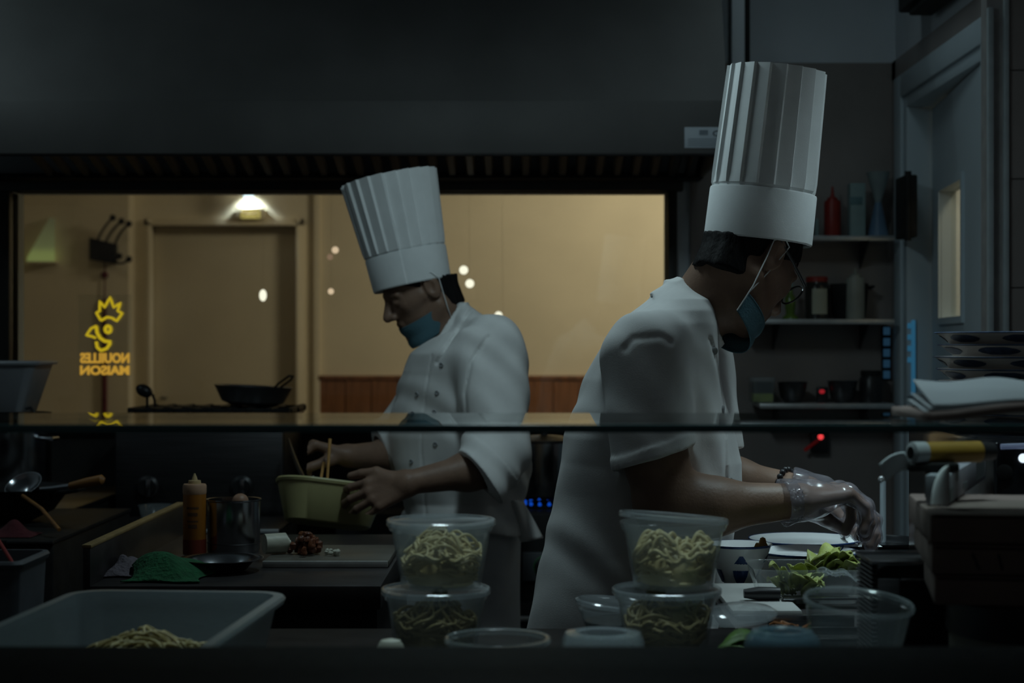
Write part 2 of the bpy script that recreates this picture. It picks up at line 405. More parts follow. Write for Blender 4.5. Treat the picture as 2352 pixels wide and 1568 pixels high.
# door in the right wall
d1 = thing('door_1', (1.2, DY1, 0), 'blue-grey door with a narrow lit window, slightly ajar in the right wall', 'door'); d1['kind'] = 'structure'
fr = MB()
fr.rbox(1.180, 5.335, 0, 1.2, 5.43, 2.154, .004).rbox(1.180, 4.365, DZ, 1.2, 5.335, 2.154, .004).rbox(1.180, 4.365, 0, 1.2, 4.40, DZ, .004)
fr.rbox(1.190, 5.29, 0, 1.30, 5.335, DZ, .003).rbox(1.190, 4.40, 2.045, 1.30, 5.29, DZ, .003)
obj('door_frame', fr, DOORB, d1)
LA = Vector((1.195, 4.415, 0)); LB = Vector((1.268, 5.285, 0)); LU = (LB - LA).normalized(); LV = Vector((LU.y, -LU.x, 0))
ML = Matrix(((LU.x, LV.x, 0, LA.x), (LU.y, LV.y, 0, LA.y), (0, 0, 1, 0), (0, 0, 0, 1))); LL = (LB - LA).length
wu0, wu1, wz0, wz1 = 0.318, 0.70, 1.385, 1.765
leaf = MB().box(0, 0, 0.01, wu0, .045, 2.04).box(wu1, 0, 0.01, LL, .045, 2.04).box(wu0, 0, 0.01, wu1, .045, wz0).box(wu0, 0, wz1, wu1, .045, 2.04).xf(ML)
lf = obj('door_leaf', leaf, DOORB, d1, smooth=None)
bd = MB().box(wu0 - .02, -.008, wz0 - .02, wu0, 0.002, wz1 + .02).box(wu1, -.008, wz0 - .02, wu1 + .02, 0.002, wz1 + .02).box(wu0, -.008, wz1, wu1, 0.002, wz1 + .02).box(wu0, -.008, wz0 - .02, wu1, .002, wz0).xf(ML)
obj('window_bead', bd, DOORB, lf, smooth=None)
obj('window_pane', MB().box(wu0, .03, wz0, wu1, .034, wz1).xf(ML), GLASS, lf, smooth=None)
obj('hinge', MB().rbox(1.150, 5.14, 1.63, 1.19, 5.27, 1.82, .006).cyl((1.162, 5.145, 1.62), (1.162, 5.145, 1.83), .010), BLACK, d1)
obj('door_handle', MB().tube([ML @ Vector(p) for p in ((.06, 0, 1.02), (.06, -.05, 1.02), (.17, -.05, 1.02))], .009).lathe([(.025, 0), (.025, .006)], ML @ Vector((.06, .0, 1.02)), 16, axis=-LV), STEEL, lf)

# back window: dark frame and pane
w1 = thing('window_1', (0, 5.5, WZ0), 'wide dark-framed window between the kitchen and the dining room', 'window'); w1['kind'] = 'structure'
obj('frame_head', MB().rbox(WX0 - .05, 5.46, WZ1, WX1 + .05, 5.56, PZ(400, 5.46), .004), FRAMEB, w1)
obj('frame_jamb', MB().rbox(WX0 - .05, 5.46, WZ0, WX0, 5.56, WZ1, .004), FRAMEB, w1)
obj('frame_jamb', MB().rbox(WX1, 5.46, WZ0, WX1 + .03, 5.56, WZ1, .004), FRAMEB, w1)
obj('frame_sill', MB().rbox(WX0 - .05, 5.44, WZ0 - .035, WX1 + .05, 5.56, WZ0, .004), DARKST, w1)
obj('window_pane', Bx(WX0, 5.53, WZ0, WX1, 5.535, WZ1), GLASS, w1, smooth=None)

# ------------------------------------------------------------------ dining room beyond the window
DW = 9.9
wd = MB().box(-2.31, DW, 0, PX(348, DW), DW + .1, 3).box(PX(684, DW), DW, 0, 3.3, DW + .1, 3).box(PX(348, DW), DW, PZ(519, DW), PX(684, DW), DW + .1, 3)
wd.box(-3.7, DW - .14, 0, PX(295, DW - .14), DW + .1, 3)
struct('wall_dining', wd, WALLC)
struct('wall_dining_left', Bx(-3.8, 5.62, 0, -3.7, 10, 3), WALLC)
struct('wall_dining_right', Bx(3.3, 5.62, 0, 3.4, 10, 3), WALLC)
struct('trim_4', MB().rbox(PX(722, DW), DW - .03, 0, PX(736, DW), DW, 3, .004), WALLC)
wn = struct('trim_5', MB().rbox(PX(733, DW), DW - .035, 1.105, 3.3, DW, PZ(862, DW), .004), PLANKW)
pl = None; x = PX(735, DW); k = 0
while x < 2.2:
    if pl is None: pl = o = obj('plank', MB().rbox(0, DW - .024, 0.02, 0.148, DW - .002, 1.103, .003, 1), PLANKW, wn, smooth=None)
    else: o = pl.copy(); COL.objects.link(o); o.parent = wn
    o.location = (x, -(k % 3) * .002, 0); x += 0.151; k += 1
d2 = thing('door_2', (PX(516, DW), DW, 0), 'closed cream door in a moulded casing, seen through the window', 'door'); d2['kind'] = 'structure'
cs = MB()
for a, b, e in ((333, 348, 0.028), (341, 350, .04)):
    cs.rbox(PX(a, DW), DW - e, 0, PX(b, DW), DW + .02, PZ(503, DW), .003)
    cs.rbox(PX(1032 - b, DW), DW - e, 0, PX(1032 - a, DW), DW + .02, PZ(503, DW), .003)
cs.rbox(PX(333, DW), DW - .028, PZ(519, DW), PX(699, DW), DW + .02, PZ(503, DW), .003)
cs.rbox(PX(341, DW), DW - .04, PZ(519, DW), PX(691, DW), DW + .02, PZ(511, DW), .003)
obj('door_frame', cs, WALLC, d2)
obj('door_leaf', MB().rbox(PX(349, DW), DW + .05, 0.01, PX(683, DW), DW + .09, PZ(520, DW), .003), DOORC, d2)
obj('door_handle', MB().tube([(PX(372, DW), DW + .05, 1.0), (PX(372, DW), DW - .01, 1.0), (PX(384, DW), DW - .01, 1.0)], .01), STEEL, d2)

# downlight and lit sign above the door
t = thing('wall_lamp', P(571, 446, 9.75), 'small white downlight glowing at the window head above the cream door', 'lamp')
obj('lamp_housing', MB().lathe([(.02, .10), (.034, .09), (.036, .0)], P(571, 446, 9.75), 20), FRAMEB, t)
obj('bulb', MB().sphere(P(571, 447, 9.75), (.03, .03, .04)), glow('white_bulb', (0.75, 0.93, 1.0), 2.2), t)
l = bpy.data.lights.new('door_spot', 'SPOT'); l.energy = 7; l.color = (.85, .95, 1); l.spot_size = math.radians(120); l.spot_blend = 1; l.shadow_soft_size = .02
o = bpy.data.objects.new('door_spot', l); COL.objects.link(o); o.location = P(571, 450, 9.83); o.rotation_euler = (math.radians(32), 0, 0)
t = thing('lit_sign', P(573, 490, 9.86), 'small glowing yellow sign box on the wall above the cream door', 'sign')
obj('sign_case', MB().rbox(PX(541, 9.85), 9.84, PZ(503, 9.85), PX(606, 9.85), 9.895, PZ(477, 9.85), .006), WALLC, t)
obj('sign_panel', MB().rbox(PX(553, 9.83), 9.83, PZ(501, 9.83), PX(597, 9.83), 9.842, PZ(479, 9.83), .004), glow('yellow_sign', (0.55, 0.44, 0.13), 1.0), t)
mk = MB()
for a, b in (((556, 485), (575, 493)), ((575, 493), (594, 485)), ((556, 498), (566, 491)), ((594, 498), (584, 491))):
    mk.tube([P(a[0], a[1], 9.828), P(b[0], b[1], 9.828)], .003, 6)
obj('sign_mark', mk, mat('sign_brown', (.25, .16, .04), .6), t)

# reflected light at left, imitated by a glowing wedge on the wall
t = thing('wedge_glow', P(95, 600, 9.7), 'triangular reflected glow on the wall, greenish along its foot', 'lamp')
prof = [(126, 600), (126, 500), (113, 500), (62, 592), (62, 601)]
mb = MB(); n = len(prof)
fr_ = [P(a, b, 9.70) for a, b in prof]; bk = [P(a, b, 9.755) for a, b in prof]
mb.add(fr_ + bk, [tuple(range(n)), tuple(range(2*n-1, n-1, -1))] + [(i, i + n, (i+1) % n + n, (i+1) % n) for i in range(n)])
mm = bpy.data.materials.new('wedge_reflection'); mm.use_nodes = True; nt = mm.node_tree; nt.nodes.clear()
tc = nt.nodes.new('ShaderNodeTexCoord'); sx = nt.nodes.new('ShaderNodeSeparateXYZ'); rp = nt.nodes.new('ShaderNodeValToRGB'); em = nt.nodes.new('ShaderNodeEmission'); ou = nt.nodes.new('ShaderNodeOutputMaterial')
nt.links.new(tc.outputs['Generated'], sx.inputs[0]); nt.links.new(sx.outputs['Z'], rp.inputs[0]); nt.links.new(rp.outputs[0], em.inputs[0]); nt.links.new(em.outputs[0], ou.inputs[0])
e = rp.color_ramp.elements; e[0].position = 0.05; e[0].color = (.15, .17, .055, 1); e[1].position = 1; e[1].color = (.055, .05, .026, 1)
k = e.new(.18); k.color = (.15, .17, .055, 1); k = e.new(.35); k.color = (.09, .095, .04, 1)
obj('glow_wedge', mb, mm, t, smooth=None)
obj('wedge_foot', MB().rbox(PX(60, 9.7), 9.69, PZ(605, 9.7), PX(128, 9.7), 9.76, PZ(600, 9.7), .003), WALLC, t)

# coat hooks, hanging red knot
t = thing('coat_rack', P(235, 575, 9.65), 'dark wall coat rack with ball-ended curved hooks', 'coat rack')
Yc = 9.705
mb = MB(); q = [P(205, 545, Yc), P(265, 560, Yc), P(265, 606, Yc), P(205, 596, Yc)]; q2 = [v + Vector((0, .05, 0)) for v in q]
mb.add(q + q2, [(0,1,2,3), (7,6,5,4), (0,4,5,1), (1,5,6,2), (2,6,7,3), (3,7,4,0)])
obj('back_plate', mb, BLACK, t, smooth=None)
for p0, p1, p2 in (((224, 552), (236, 522), (259, 500)), ((243, 556), (255, 528), (279, 508)), ((264, 562), (272, 535), (296, 514)), ((262, 598), (264, 594), (274, 588)), ((266, 602), (282, 610), (296, 595))):
    pts = []
    for i in range(9):
        s = i / 8; pts.append(P((1-s)**2*p0[0] + 2*s*(1-s)*p1[0] + s*s*p2[0], (1-s)**2*p0[1] + 2*s*(1-s)*p1[1] + s*s*p2[1], Yc - .05 * s))
    obj('hook', MB().tube(pts, .007, 8).sphere(pts[-1], .019, 14, 8), BLACK, t)
t = thing('hanging_knot', P(240, 690, 9.745), 'thin dark red knot ornament hanging under the coat rack', 'ornament')
DKRED = mat('dark_red_cord', (.10, .012, .02), .8)
obj('cord', MB().tube([P(241, 603, 9.745), P(240, 680, 9.745), P(240, 745, 9.745)], .004), DKRED, t)
obj('bead', MB().sphere(P(240, 631, 9.745), .021), DKRED, t)
obj('tassel', MB().lathe([(.004, .0), (.014, -.02), (.014, -.16), (.010, -.2)], P(239, 684, 9.745), 12), DKRED, t)
obj('tassel', MB().lathe([(.004, .0), (.014, -.02), (.016, -.55)], P(240, 740, 9.745), 12), DKRED, t)

# reflected neon sign, its light built as glowing tubes on the pane
NY = 5.515
t = thing('neon_reflection', P(243, 770, NY), 'yellow window reflection of a crowned bird above mirrored lettering', 'reflection')
NEY = glow('neon_yellow', (0.50, 0.37, 0.012), 1.0); NEO = glow('neon_orange', (0.52, 0.29, 0.035), 1.0)
def nt_(name, pts, r=.0042, m=NEY, Y=NY, closed=False):
    if closed: pts = pts + [pts[0], pts[1]]
    w_ = [P(a, b, Y) for a, b in pts]; out = []
    for i in range(len(w_) - 1):
        for k in range(3): out.append(w_[i].lerp(w_[i+1], k / 3))
    out.append(w_[-1])
    return obj(name, MB().tube(out, r, 10), m, t)
nt_('crown', [(232, 736), (221, 718), (229, 714), (229, 691), (240, 706), (253, 682), (261, 706), (277, 695), (270, 714), (281, 719), (268, 737), (257, 730), (246, 728), (232, 736)])
nt_('beak', [(222, 748), (209, 754), (198, 770), (210, 772), (220, 776)], .004)
nt_('face_line', [(221, 749), (223, 764), (230, 776), (240, 783), (255, 785)], .0055)
nt_('chin', [(221, 784), (223, 797), (232, 805), (245, 800), (254, 787)], .005)
nt_('eye', [(248 + 6.5 * math.cos(i * PI / 8), 756 + 7.5 * math.sin(i * PI / 8)) for i in range(17)], .0055)
def text_mesh(s, bold=0.0, ext=0.1):
    c = bpy.data.curves.new('lettering', 'FONT'); c.body = s; c.size = 1; c.extrude = ext; c.offset = bold; c.resolution_u = 3
    o = bpy.data.objects.new('lettering', c); COL.objects.link(o); bpy.context.view_layer.update()
    me = o.to_mesh(); V = [v.co.copy() for v in me.vertices]; Fs = [tuple(p.vertices) for p in me.polygons]
    o.to_mesh_clear(); bpy.data.objects.remove(o); bpy.data.curves.remove(c)
    return V, Fs
def text_on(name, s, x0, x1, z0, z1, Y, m, parent, mirror=False, bold=0.0, thick=.004):
    V, Fs = text_mesh(s, bold); ax, bx = min(v.x for v in V), max(v.x for v in V); ay, by = min(v.y for v in V), max(v.y for v in V)
    out = []
    for v in V:
        u = (v.x - ax) / (bx - ax); u = 1 - u if mirror else u
        out.append((x0 + u * (x1 - x0), Y - v.z / .1 * thick / 2, z0 + (v.y - ay) / (by - ay) * (z1 - z0)))
    return obj(name, MB().add(out, Fs), m, parent, smooth=None)
text_on('lettering', 'NOUILLES', PX(184, NY), PX(297, NY), PZ(834, NY), PZ(810, NY), NY, NEO, t, True, .04)
text_on('lettering', 'MAISON', PX(184, NY), PX(297, NY), PZ(861, NY), PZ(839, NY), NY, NEO, t, True, .04)
obj('backing', MB().rbox(PX(178, NY), NY + .006, PZ(864, NY), PX(302, NY), NY + .010, PZ(676, NY), .001), clear('added_clear_sheet', (.96, .97, .96), (.3, .3, .3), .01, .05), t)

# lamp reflections in the window, imitated by glowing balls on added cords
REFL = glow('warm_reflection', (1.0, .93, .75), 1.4); REFLP = glow('pink_reflection', (0.85, .62, .42), 1.0); REFLD = glow('dim_reflection', (.27, .17, .11), 1.0)
def reflection_set(label, x, top, glints, Y=5.75):
    t = thing('lamp_reflection', P(x, 400, Y), label, 'lamp reflection', 'lamp reflections in the window')
    obj('cord', MB().tube([(PX(x, Y), Y, 2.999), P(glints[-1][0], glints[-1][1], Y)], .0003, 5), DOORC, t)
    for bx, by, r, m in glints:
        rr = r * Y / F
        obj('bulb', MB().sphere(P(bx, by, Y), (rr, rr, rr * (1.6 if m is REFL and bx == 604 else 1)), 16, 10), m, t)  # glowing ball standing in for a lamp reflection
reflection_set('three small lamp reflections in a column left of the tall hat', 765, 0, [(770, 574, 8, REFLP), (758, 590, 7, REFLD), (760, 669, 7, REFLP)])
reflection_set('single oblong lamp reflection in front of the cream door', 604, 0, [(604, 678, 8.5, REFL)])
reflection_set('two round white lamp reflections just right of the bowed head', 1070, 0, [(1065, 620, 10, REFL), (1079, 651, 10, REFL)])
reflection_set('two white bulbs low beside the bowed chef\'s shoulder', 1148, 0, [(1145, 724, 9, REFL), (1155, 743, 8, REFL)])  # two lamp reflections, built as glowing balls

# ------------------------------------------------------------------ extractor hood
HX0, HX1, HY = -2.35, PX(1672, 4.7), 4.7
hz0, hz1 = PZ(353, HY), PZ(230, HY)
t = thing('extractor_hood', (0, 5.1, hz0), 'large dark steel extractor hood over the window and ranges', 'extractor hood')
cp = MB().add([(HX0, HY + .012, hz1), (HX1, HY + .012, hz1), (HX1, 5.05, 2.75), (HX0, 5.05, 2.75), (HX0, 5.46, hz1), (HX1, 5.46, hz1), (HX1, 5.46, 2.75), (HX0, 5.46, 2.75)],
              [(0,1,2,3), (4,7,6,5), (0,4,5,1), (1,5,6,2), (3,2,6,7), (0,3,7,4)])
obj('canopy', cp, HOODST, t, smooth=None)
obj('front_band', MB().rbox(HX0, HY, hz0, HX1, HY + .02, hz1, .003), HOODST, t)
obj('rolled_lip', MB().cyl((HX0, HY + .01, hz0), (HX1, HY + .01, hz0), .006, seg=10), DARKST, t)
obj('side_panel', MB().rbox(HX1 - .012, HY + .02, hz0, HX1, 5.46, hz1, .002), HOODST, t)
sl = None; x = PX(95, 5.3)
A = Vector((0, 5.36, PZ(400, 5.36))); B = Vector((0, 4.80, 1.965))
while x < HX1 - .05:
    if sl is None:
        mb = MB(); rings = []
        for q in (A, B):
            rings.append([q + Vector((dx, 0, dz)) for dx, dz in ((0, 0), (.008, -.012), (.026, -.012), (.034, 0), (.030, .003), (.004, .003))])
        mb.loft(rings); sl = o = obj('baffle_slat', mb, DARKST, t, smooth=None); off = sl.location.copy()
    else: o = sl.copy(); COL.objects.link(o); o.parent = t
    o.location = off + Vector((x, 0, 0)); x += .0575
obj('grease_gutter', MB().rbox(HX0, 5.34, PZ(402, 5.36) - .012, HX1, 5.455, PZ(402, 5.36) + .004, .003), BLACK, t)
lb = obj('rating_label', MB().rbox(PX(1572, HY), HY - .002, PZ(340, HY), PX(1715, HY), HY + .001, PZ(292, HY), .0008), mat('pale_label', (.50, .56, .62), .5, var=.05), t)
text_on('lettering', 'CE', PX(1637, HY), PX(1664, HY), PZ(313, HY), PZ(300, HY), HY - .0025, INK, lb, thick=.001)
mb = MB()
for i in range(4): mb.box(PX(1580, HY), HY - .003, PZ(320 + i * 5, HY), PX(1655 - 9 * (i % 2), HY), HY - .0018, PZ(318.6 + i * 5, HY))
mb.box(PX(1606, HY), HY - .003, PZ(310, HY), PX(1626, HY), HY - .0018, PZ(299, HY))
obj('small_print', mb, mat('faint_ink', (.22, .26, .30), .8), lb, smooth=None)
t = thing('vent_pipe', (PX(1697, 5.2), 5.2, 2.1), 'pale boxed pipe rising to the ceiling beside the hood', 'pipe')
obj('casing', MB().rbox(PX(1676, 5.2), 5.15, PZ(162, 5.2), PX(1706, 5.2), 5.25, 2.75, .004), PLASTERB, t)
obj('bracket', MB().rbox(PX(1706, 5.2), 5.16, PZ(162, 5.2), PX(1719, 5.2), 5.24, 2.75, .003), BLACK, t)
t = thing('wall_unit', (1.15, 4.7, 2.3), 'dark boxy unit fixed high on the right wall above the door', 'wall unit')
mb = MB().rbox(1.10, 4.35, PZ(30, 5.0), 1.185, 5.0, 2.74, .006)
obj('case', mb, BLACK, t)
obj('case_lip', MB().rbox(1.115, 4.45, PZ(47, 5.0), 1.185, 4.93, PZ(29, 5.0), .006), BLACK, t)

# ------------------------------------------------------------------ wall shelves and what stands on them
SY = 5.3
def shelf(y, x0, label):
    t = thing('wall_shelf', (PX((x0 + 2048) / 2, SY), 5.4, PZ(y, SY)), label, 'shelf', 'steel shelves on the tiled wall')
    z = PZ(y, SY)
    obj('shelf_board', MB().rbox(PX(x0, SY), SY, z - .006, 1.155, 5.484, z + .006, .002), SHELFM, t)
    obj('front_lip', MB().rbox(PX(x0, SY), SY - .004, z - .010, 1.155, SY + .002, z + .004, .002), SHELFM, t)
    for bx in (.80, 1.08): obj('bracket', MB().add([(bx, 5.484, z - .006), (bx, 5.484, z - .09), (bx, SY + .03, z - .006), (bx + .004, 5.484, z - .006), (bx + .004, 5.484, z - .09), (bx + .004, SY + .03, z - .006)],
                       [(0,1,2), (5,4,3), (0,3,4,1), (1,4,5,2), (2,5,3,0)]), DARKST, t, smooth=None)
    return z + .006
z1 = shelf(545, 1700, 'top steel wall shelf, behind the taller chef\'s hat')
z2 = shelf(737, 1700, 'middle steel wall shelf, level with the blue mask')
z3 = shelf(931, 1745, 'lowest steel wall shelf, holding small bowls')
def bottle(name, x0, x1, ytop, z, Y, m, label, cap=None, sh=.78, group=None):
    c = PX((x0 + x1) / 2, Y); r = (x1 - x0) / 2 * Y / F; H = PZ(ytop, Y) - z
    t = thing(name, (c, Y, z), label, 'bottle', group)
    obj('body', MB().lathe([(r*.92, 0), (r, .006), (r, H*sh*.93), (r*.9, H*sh)], (c, Y, z), 24), m, t)
    cz = z + H * sh
    obj('cap', MB().lathe([(r*.62, -.002), (r*.62, H*.05), (r*.34, H*.07), (r*.24, H*.10), (r*.10, H*(1-sh))], (c, Y, cz), 20), cap or m, t)
    return t
bottle('sauce_bottle', 1893, 1931, 428, z1, 5.4, REDPL, 'red squeeze bottle on the top wall shelf', sh=.72)
t = thing('carton', (PX(1966, 5.4), 5.4, z1), 'tall pale green carton on the top wall shelf', 'carton')
cb = MB().rbox(PX(1949, 5.4), 5.37, z1, PX(1984, 5.4), 5.42, PZ(422, 5.4), .003)
obj('body', cb, PALEGRN, t)
obj('printed_band', MB().rbox(PX(1952, 5.37), 5.3685, PZ(470, 5.37), PX(1981, 5.37), 5.3705, PZ(452, 5.37), .0005), mat('teal_print', (.12, .22, .24), .6), t)
t = thing('funnel_cup', (PX(2016, 5.4), 5.4, z1), 'hourglass-shaped pale container with a blue base on the top shelf', 'container')
c = (PX(2017, 5.4), 5.4, z1); u = 5.4 / F
obj('base', MB().lathe([(25*u, 0), (24*u, .004), (7*u, 82*u)], c, 24), mat('blue_plastic_dim', (.12, .20, .30), .4), t)
obj('cup', MB().lathe([(7*u, 80*u), (27*u, 150*u), (26*u, 150*u), (6*u, 84*u)], c, 24), mat('pale_cup_plastic', (.26, .31, .31), .5), t)
t = thing('slim_tube', (PX(1876, 5.4), 5.4, z1), 'slim pale tube on the top shelf beside the red bottle', 'tube')
obj('body', MB().lathe([(5*u, 0), (5.5*u, .004), (5*u, 40*u), (3*u, 43*u)], (PX(1876, 5.4), 5.4, z1), 14), PALEGRN, t)
bottle('sauce_bottle', 1943, 1986, 616, z2, 5.38, mat('cream_bottle_plastic', (.30, .31, .27), .5), 'pale cream squeeze bottle on the middle wall shelf', sh=.82)
t = thing('jar', (PX(1876, 5.38), 5.38, z2), 'glass jar with red lid and cream label on the middle shelf', 'jar')
c = (PX(1876, 5.38), 5.38, z2); u = 5.38 / F
obj('body', MB().lathe([(26*u, 0), (28*u, .006), (28*u, 78*u), (24*u, 86*u)], c, 24), mat('dark_jar_glass', (.03, .028, .025), .1), t)
obj('lid', MB().lathe([(25*u, 86*u), (25*u, 96*u), (23*u, 98*u)], c, 24), REDPL, t)
lm = MB(); 
lm.grid(lambda a, b: (c[0] + 28.4*u*math.sin(-.55 + 1.35*a), c[1] - 28.4*u*math.cos(-.55 + 1.35*a), c[2] + (12 + 58*b)*u), 12, 3)
obj('jar_label', lm, mat('cream_label', (.40, .40, .31), .7, var=.05), t)
t = thing('cooking_pot', (PX(1945, 5.42), 5.43, z2), 'small black pot behind the cream bottle on the middle shelf', 'pot')
c = (PX(1950, 5.43), 5.43, z2); u = 5.43 / F
obj('body', MB().lathe([(30*u, 0), (38*u, 10*u), (44*u, 82*u), (42*u, 82*u), (36*u, 12*u)], c, 24), BLACK, t)
obj('handle', MB().tube([(c[0] + 42*u, c[1] - .01, c[2] + 74*u), (c[0] + 54*u, c[1] - .02, c[2] + 76*u), (c[0] + 42*u, c[1] - .03, c[2] + 70*u)], .004), BLACK, t)
t = thing('cruet', (PX(1815, 5.36), 5.36, z2), 'green glass cruet with a wide foot on the middle shelf', 'bottle')
c = (PX(1815, 5.36), 5.36, z2); u = 5.36 / F
obj('body', MB().lathe([(20*u, 0), (18*u, 5*u), (10*u, 12*u), (12*u, 30*u), (13*u, 48*u), (6*u, 60*u), (6*u, 75*u)], c, 20), mat('green_glass_dim', (.10, .17, .03), .2), t)
obj('stopper', MB().sphere((c[0], c[1], c[2] + 79*u), 8*u), PALEGRN, t)
# lowest shelf
t = thing('food_box', (PX(1749, 5.4), 5.4, z3), 'clear box with yellow-green food in it on the lowest shelf', 'box')
b0 = open_bin(.075, .09, .07, .085, .080, .002, .002, .012); b0.xf(Matrix.Translation((PX(1749, 5.39), 5.39, z3)))
obj('body', b0, PLASTIC_LID, t)
obj('filling', MB().rbox(PX(1726, 5.39), 5.35, z3 + .003, PX(1772, 5.39), 5.43, z3 + .030, .004), mat('lime_food', (.30, .36, .03), .5), t)
obj('filling', MB().rbox(PX(1727, 5.39), 5.352, z3 + .030, PX(1771, 5.39), 5.428, z3 + .066, .004), BLACK, t)
def steel_bowl(x, r, h, Y, z, label, m=None):
    u = Y / F; c = (PX(x, Y), Y, z); t = thing('steel_bowl', c, label, 'bowl', 'steel bowls on the lowest shelf')
    obj('body', MB().lathe([(r*.5*u, 0), (r*.8*u, h*.25*u), (r*u, h*u), (r*1.06*u, h*1.02*u), (r*.96*u, h*u), (r*.74*u, h*.28*u), (r*.4*u, .004)], c, 28), m or DARKST, t)
    obj('rim', MB().lathe([(r*1.0*u, h*.98*u), (r*1.08*u, h*1.0*u), (r*1.02*u, h*1.04*u)], c, 28, False, False), STEEL, t)
steel_bowl(1820, 34, 46, 5.39, z3, 'steel bowl beside the yellow-green food box')
steel_bowl(1935, 34, 48, 5.39, z3, 'steel bowl at the far end of the lowest shelf, past the red light')
t = thing('red_light_box', (PX(1888, 5.40), 5.40, z3), 'small black box with a red light between the two steel bowls', 'timer')  # plain box that carries a glowing red spot
obj('case', MB().rbox(PX(1876, 5.40), 5.385, z3, PX(1901, 5.40), 5.415, z3 + .050, .004), BLACKPL, t)
obj('red_light', MB().sphere(P(1888, 899, 5.383), (.009, .004, .007)), glow('red_spot_dim', (.28, .012, .018), 1.0), t)
t = thing('dark_jar', (PX(1995, 5.4), 5.4, z3), 'dark lidded jar at the wall end of the lowest shelf', 'jar')
obj('body', MB().lathe([(.035, 0), (.037, .01), (.037, .075), (.03, .085)], (PX(2000, 5.4), 5.4, z3), 20), BLACKPL, t)
obj('lid', MB().lathe([(.032, .085), (.032, .1), (.03, .102)], (PX(2000, 5.4), 5.4, z3), 20), BLACK, t)
# boxed red spot below; blue reflections beside the door built as glowing strips
t = thing('wall_box', P(1880, 1010, 5.47), 'small dark wall box with a bright red glowing spot', 'switch')  # plain box that carries a glowing red spot
obj('case', MB().rbox(PX(1862, 5.47), 5.455, PZ(1040, 5.47), PX(1902, 5.47), 5.485, PZ(990, 5.47), .004), BLACKPL, t)
obj('red_light', MB().sphere(P(1885, 1003, 5.453), (.0095, .005, .0095)), glow('red_spot', (.95, .06, .065), 1.0), t)
obj('red_streak', MB().tube([P(1880, 1010, 5.452), P(1848, 1034, 5.445)], .0055, 10), mat('streak_red', (.2, .012, .01), .4, emit=(.5, .01, .01), es=.045), t)  # reflected streak of the red spot, built as a faintly glowing rod
t = thing('blue_reflection', P(2090, 820, 5.28), 'upright blue reflection with short rungs at the door casing', 'blue reflection', 'blue reflections by the door')
BL = glow('blue_light', (.018, .085, .15), 1.0); BLD = glow('blue_light_dim', (.009, .028, .05), 1.0)
bx_ = PX(2082, 5.285)
obj('backing', MB().rbox(bx_, 5.281, PZ(910, 5.285), bx_ + .030, 5.289, PZ(733, 5.285), .002), DOORB, t)
obj('tube', MB().rbox(bx_ + .014, 5.275, PZ(905, 5.28), bx_ + .026, 5.282, PZ(735, 5.28), .002), BL, t)
for k in range(4): obj('rung', MB().rbox(bx_ + .002, 5.275, PZ(748 + 26 * k + 6, 5.28), bx_ + .0138, 5.282, PZ(748 + 26 * k - 6, 5.28), .002), BL, t)
t = thing('blue_reflection', P(2035, 830, 5.47), 'dimmer upright blue reflection over the dark tiles beside the casing', 'blue reflection', 'blue reflections by the door')
obj('backing', MB().rbox(PX(2026, 5.47), 5.472, PZ(872, 5.47), PX(2046, 5.47), 5.485, PZ(748, 5.47), .002), BLACK, t)
for k in range(5): obj('tube', MB().rbox(PX(2029, 5.47), 5.466, PZ(769 + 25 * k, 5.47), PX(2044, 5.47), 5.473, PZ(751 + 25 * k, 5.47), .002), BLD, t)

# ------------------------------------------------------------------ ranges along the back wall
t = thing('cooking_range', (-.98, 5.2, 0), 'dark steel range with two knobs below the pan, under the window', 'range')
rx0, rx1 = PX(262, 5.0), PX(652, 5.0)
obj('body', MB().rbox(rx0, 5.01, 0.0, rx1, 5.43, 1.085, .006), BLACK, t)
obj('front_panel', MB().rbox(rx0 + .004, 5.0, .80, rx1 - .004, 5.012, 1.05, .003), DARKST, t)
obj('top_plate', MB().rbox(rx0 - .005, 4.995, 1.085, rx1 + .005, 5.43, 1.096, .003), DARKST, t)
for kx in (340, 556):
    kb = obj('knob', MB().lathe([(.034, 0), (.034, .012), (.026, .016), (.024, .03)], P(kx, 1118, 5.0), 20, axis=(0, -1, 0)), BLACKPL, t)
    obj('knob_grip', MB().rbox(PX(kx, 4.96) - .006, 4.958, PZ(1140, 4.96), PX(kx, 4.96) + .006, 4.972, PZ(1100, 4.96), .002), STEEL, kb)
gz = 1.096
for i in range(9): obj('grate_bar', MB().rbox(PX(322, 5.2) + i * .0585, 5.03, gz, PX(322, 5.2) + i * .0585 + .014, 5.40, gz + .022, .003), BLACK, t)
for yy in (5.05, 5.2, 5.36): obj('grate_bar', MB().rbox(PX(320, 5.2), yy, gz + .003, PX(687, 5.2), yy + .014, gz + .019, .003), BLACK, t)
# pan on the grate
t = thing('frying_pan', (PX(580, 5.22), 5.22, gz + .022), 'steel wok pan with a wire loop handle standing on the range', 'pan')
c = (PX(580, 5.22), 5.22, gz + .022)
mb = MB().lathe([(.065, 0), (.095, .012), (.119, .058), (.122, .060), (.116, .058), (.09, .014), (.05, .004)], (0, 0, 0), 40)
Mt = Matrix.Translation(c) @ Matrix.Rotation(math.radians(3), 4, 'Y'); mb.xf(Mt)
obj('bowl', mb, mat('dark_pan_steel', (.34, .34, .35), .38, metal=.8, var=.15), t)
hd = [P(628, 893, 5.18), P(640, 880, 5.15), P(664, 863, 5.10), P(673, 864, 5.10), P(668, 872, 5.12), P(640, 893, 5.16)]
obj('wire_handle', MB().tube(hd, .0035, 8), DARKST, t)
t = thing('press_handle', (PX(345, 5.1), 5.1, gz + .022), 'black oval grip on two thin legs standing on the range', 'handle')
g0, g1 = P(314, 888, 5.1), P(348, 906, 5.1)
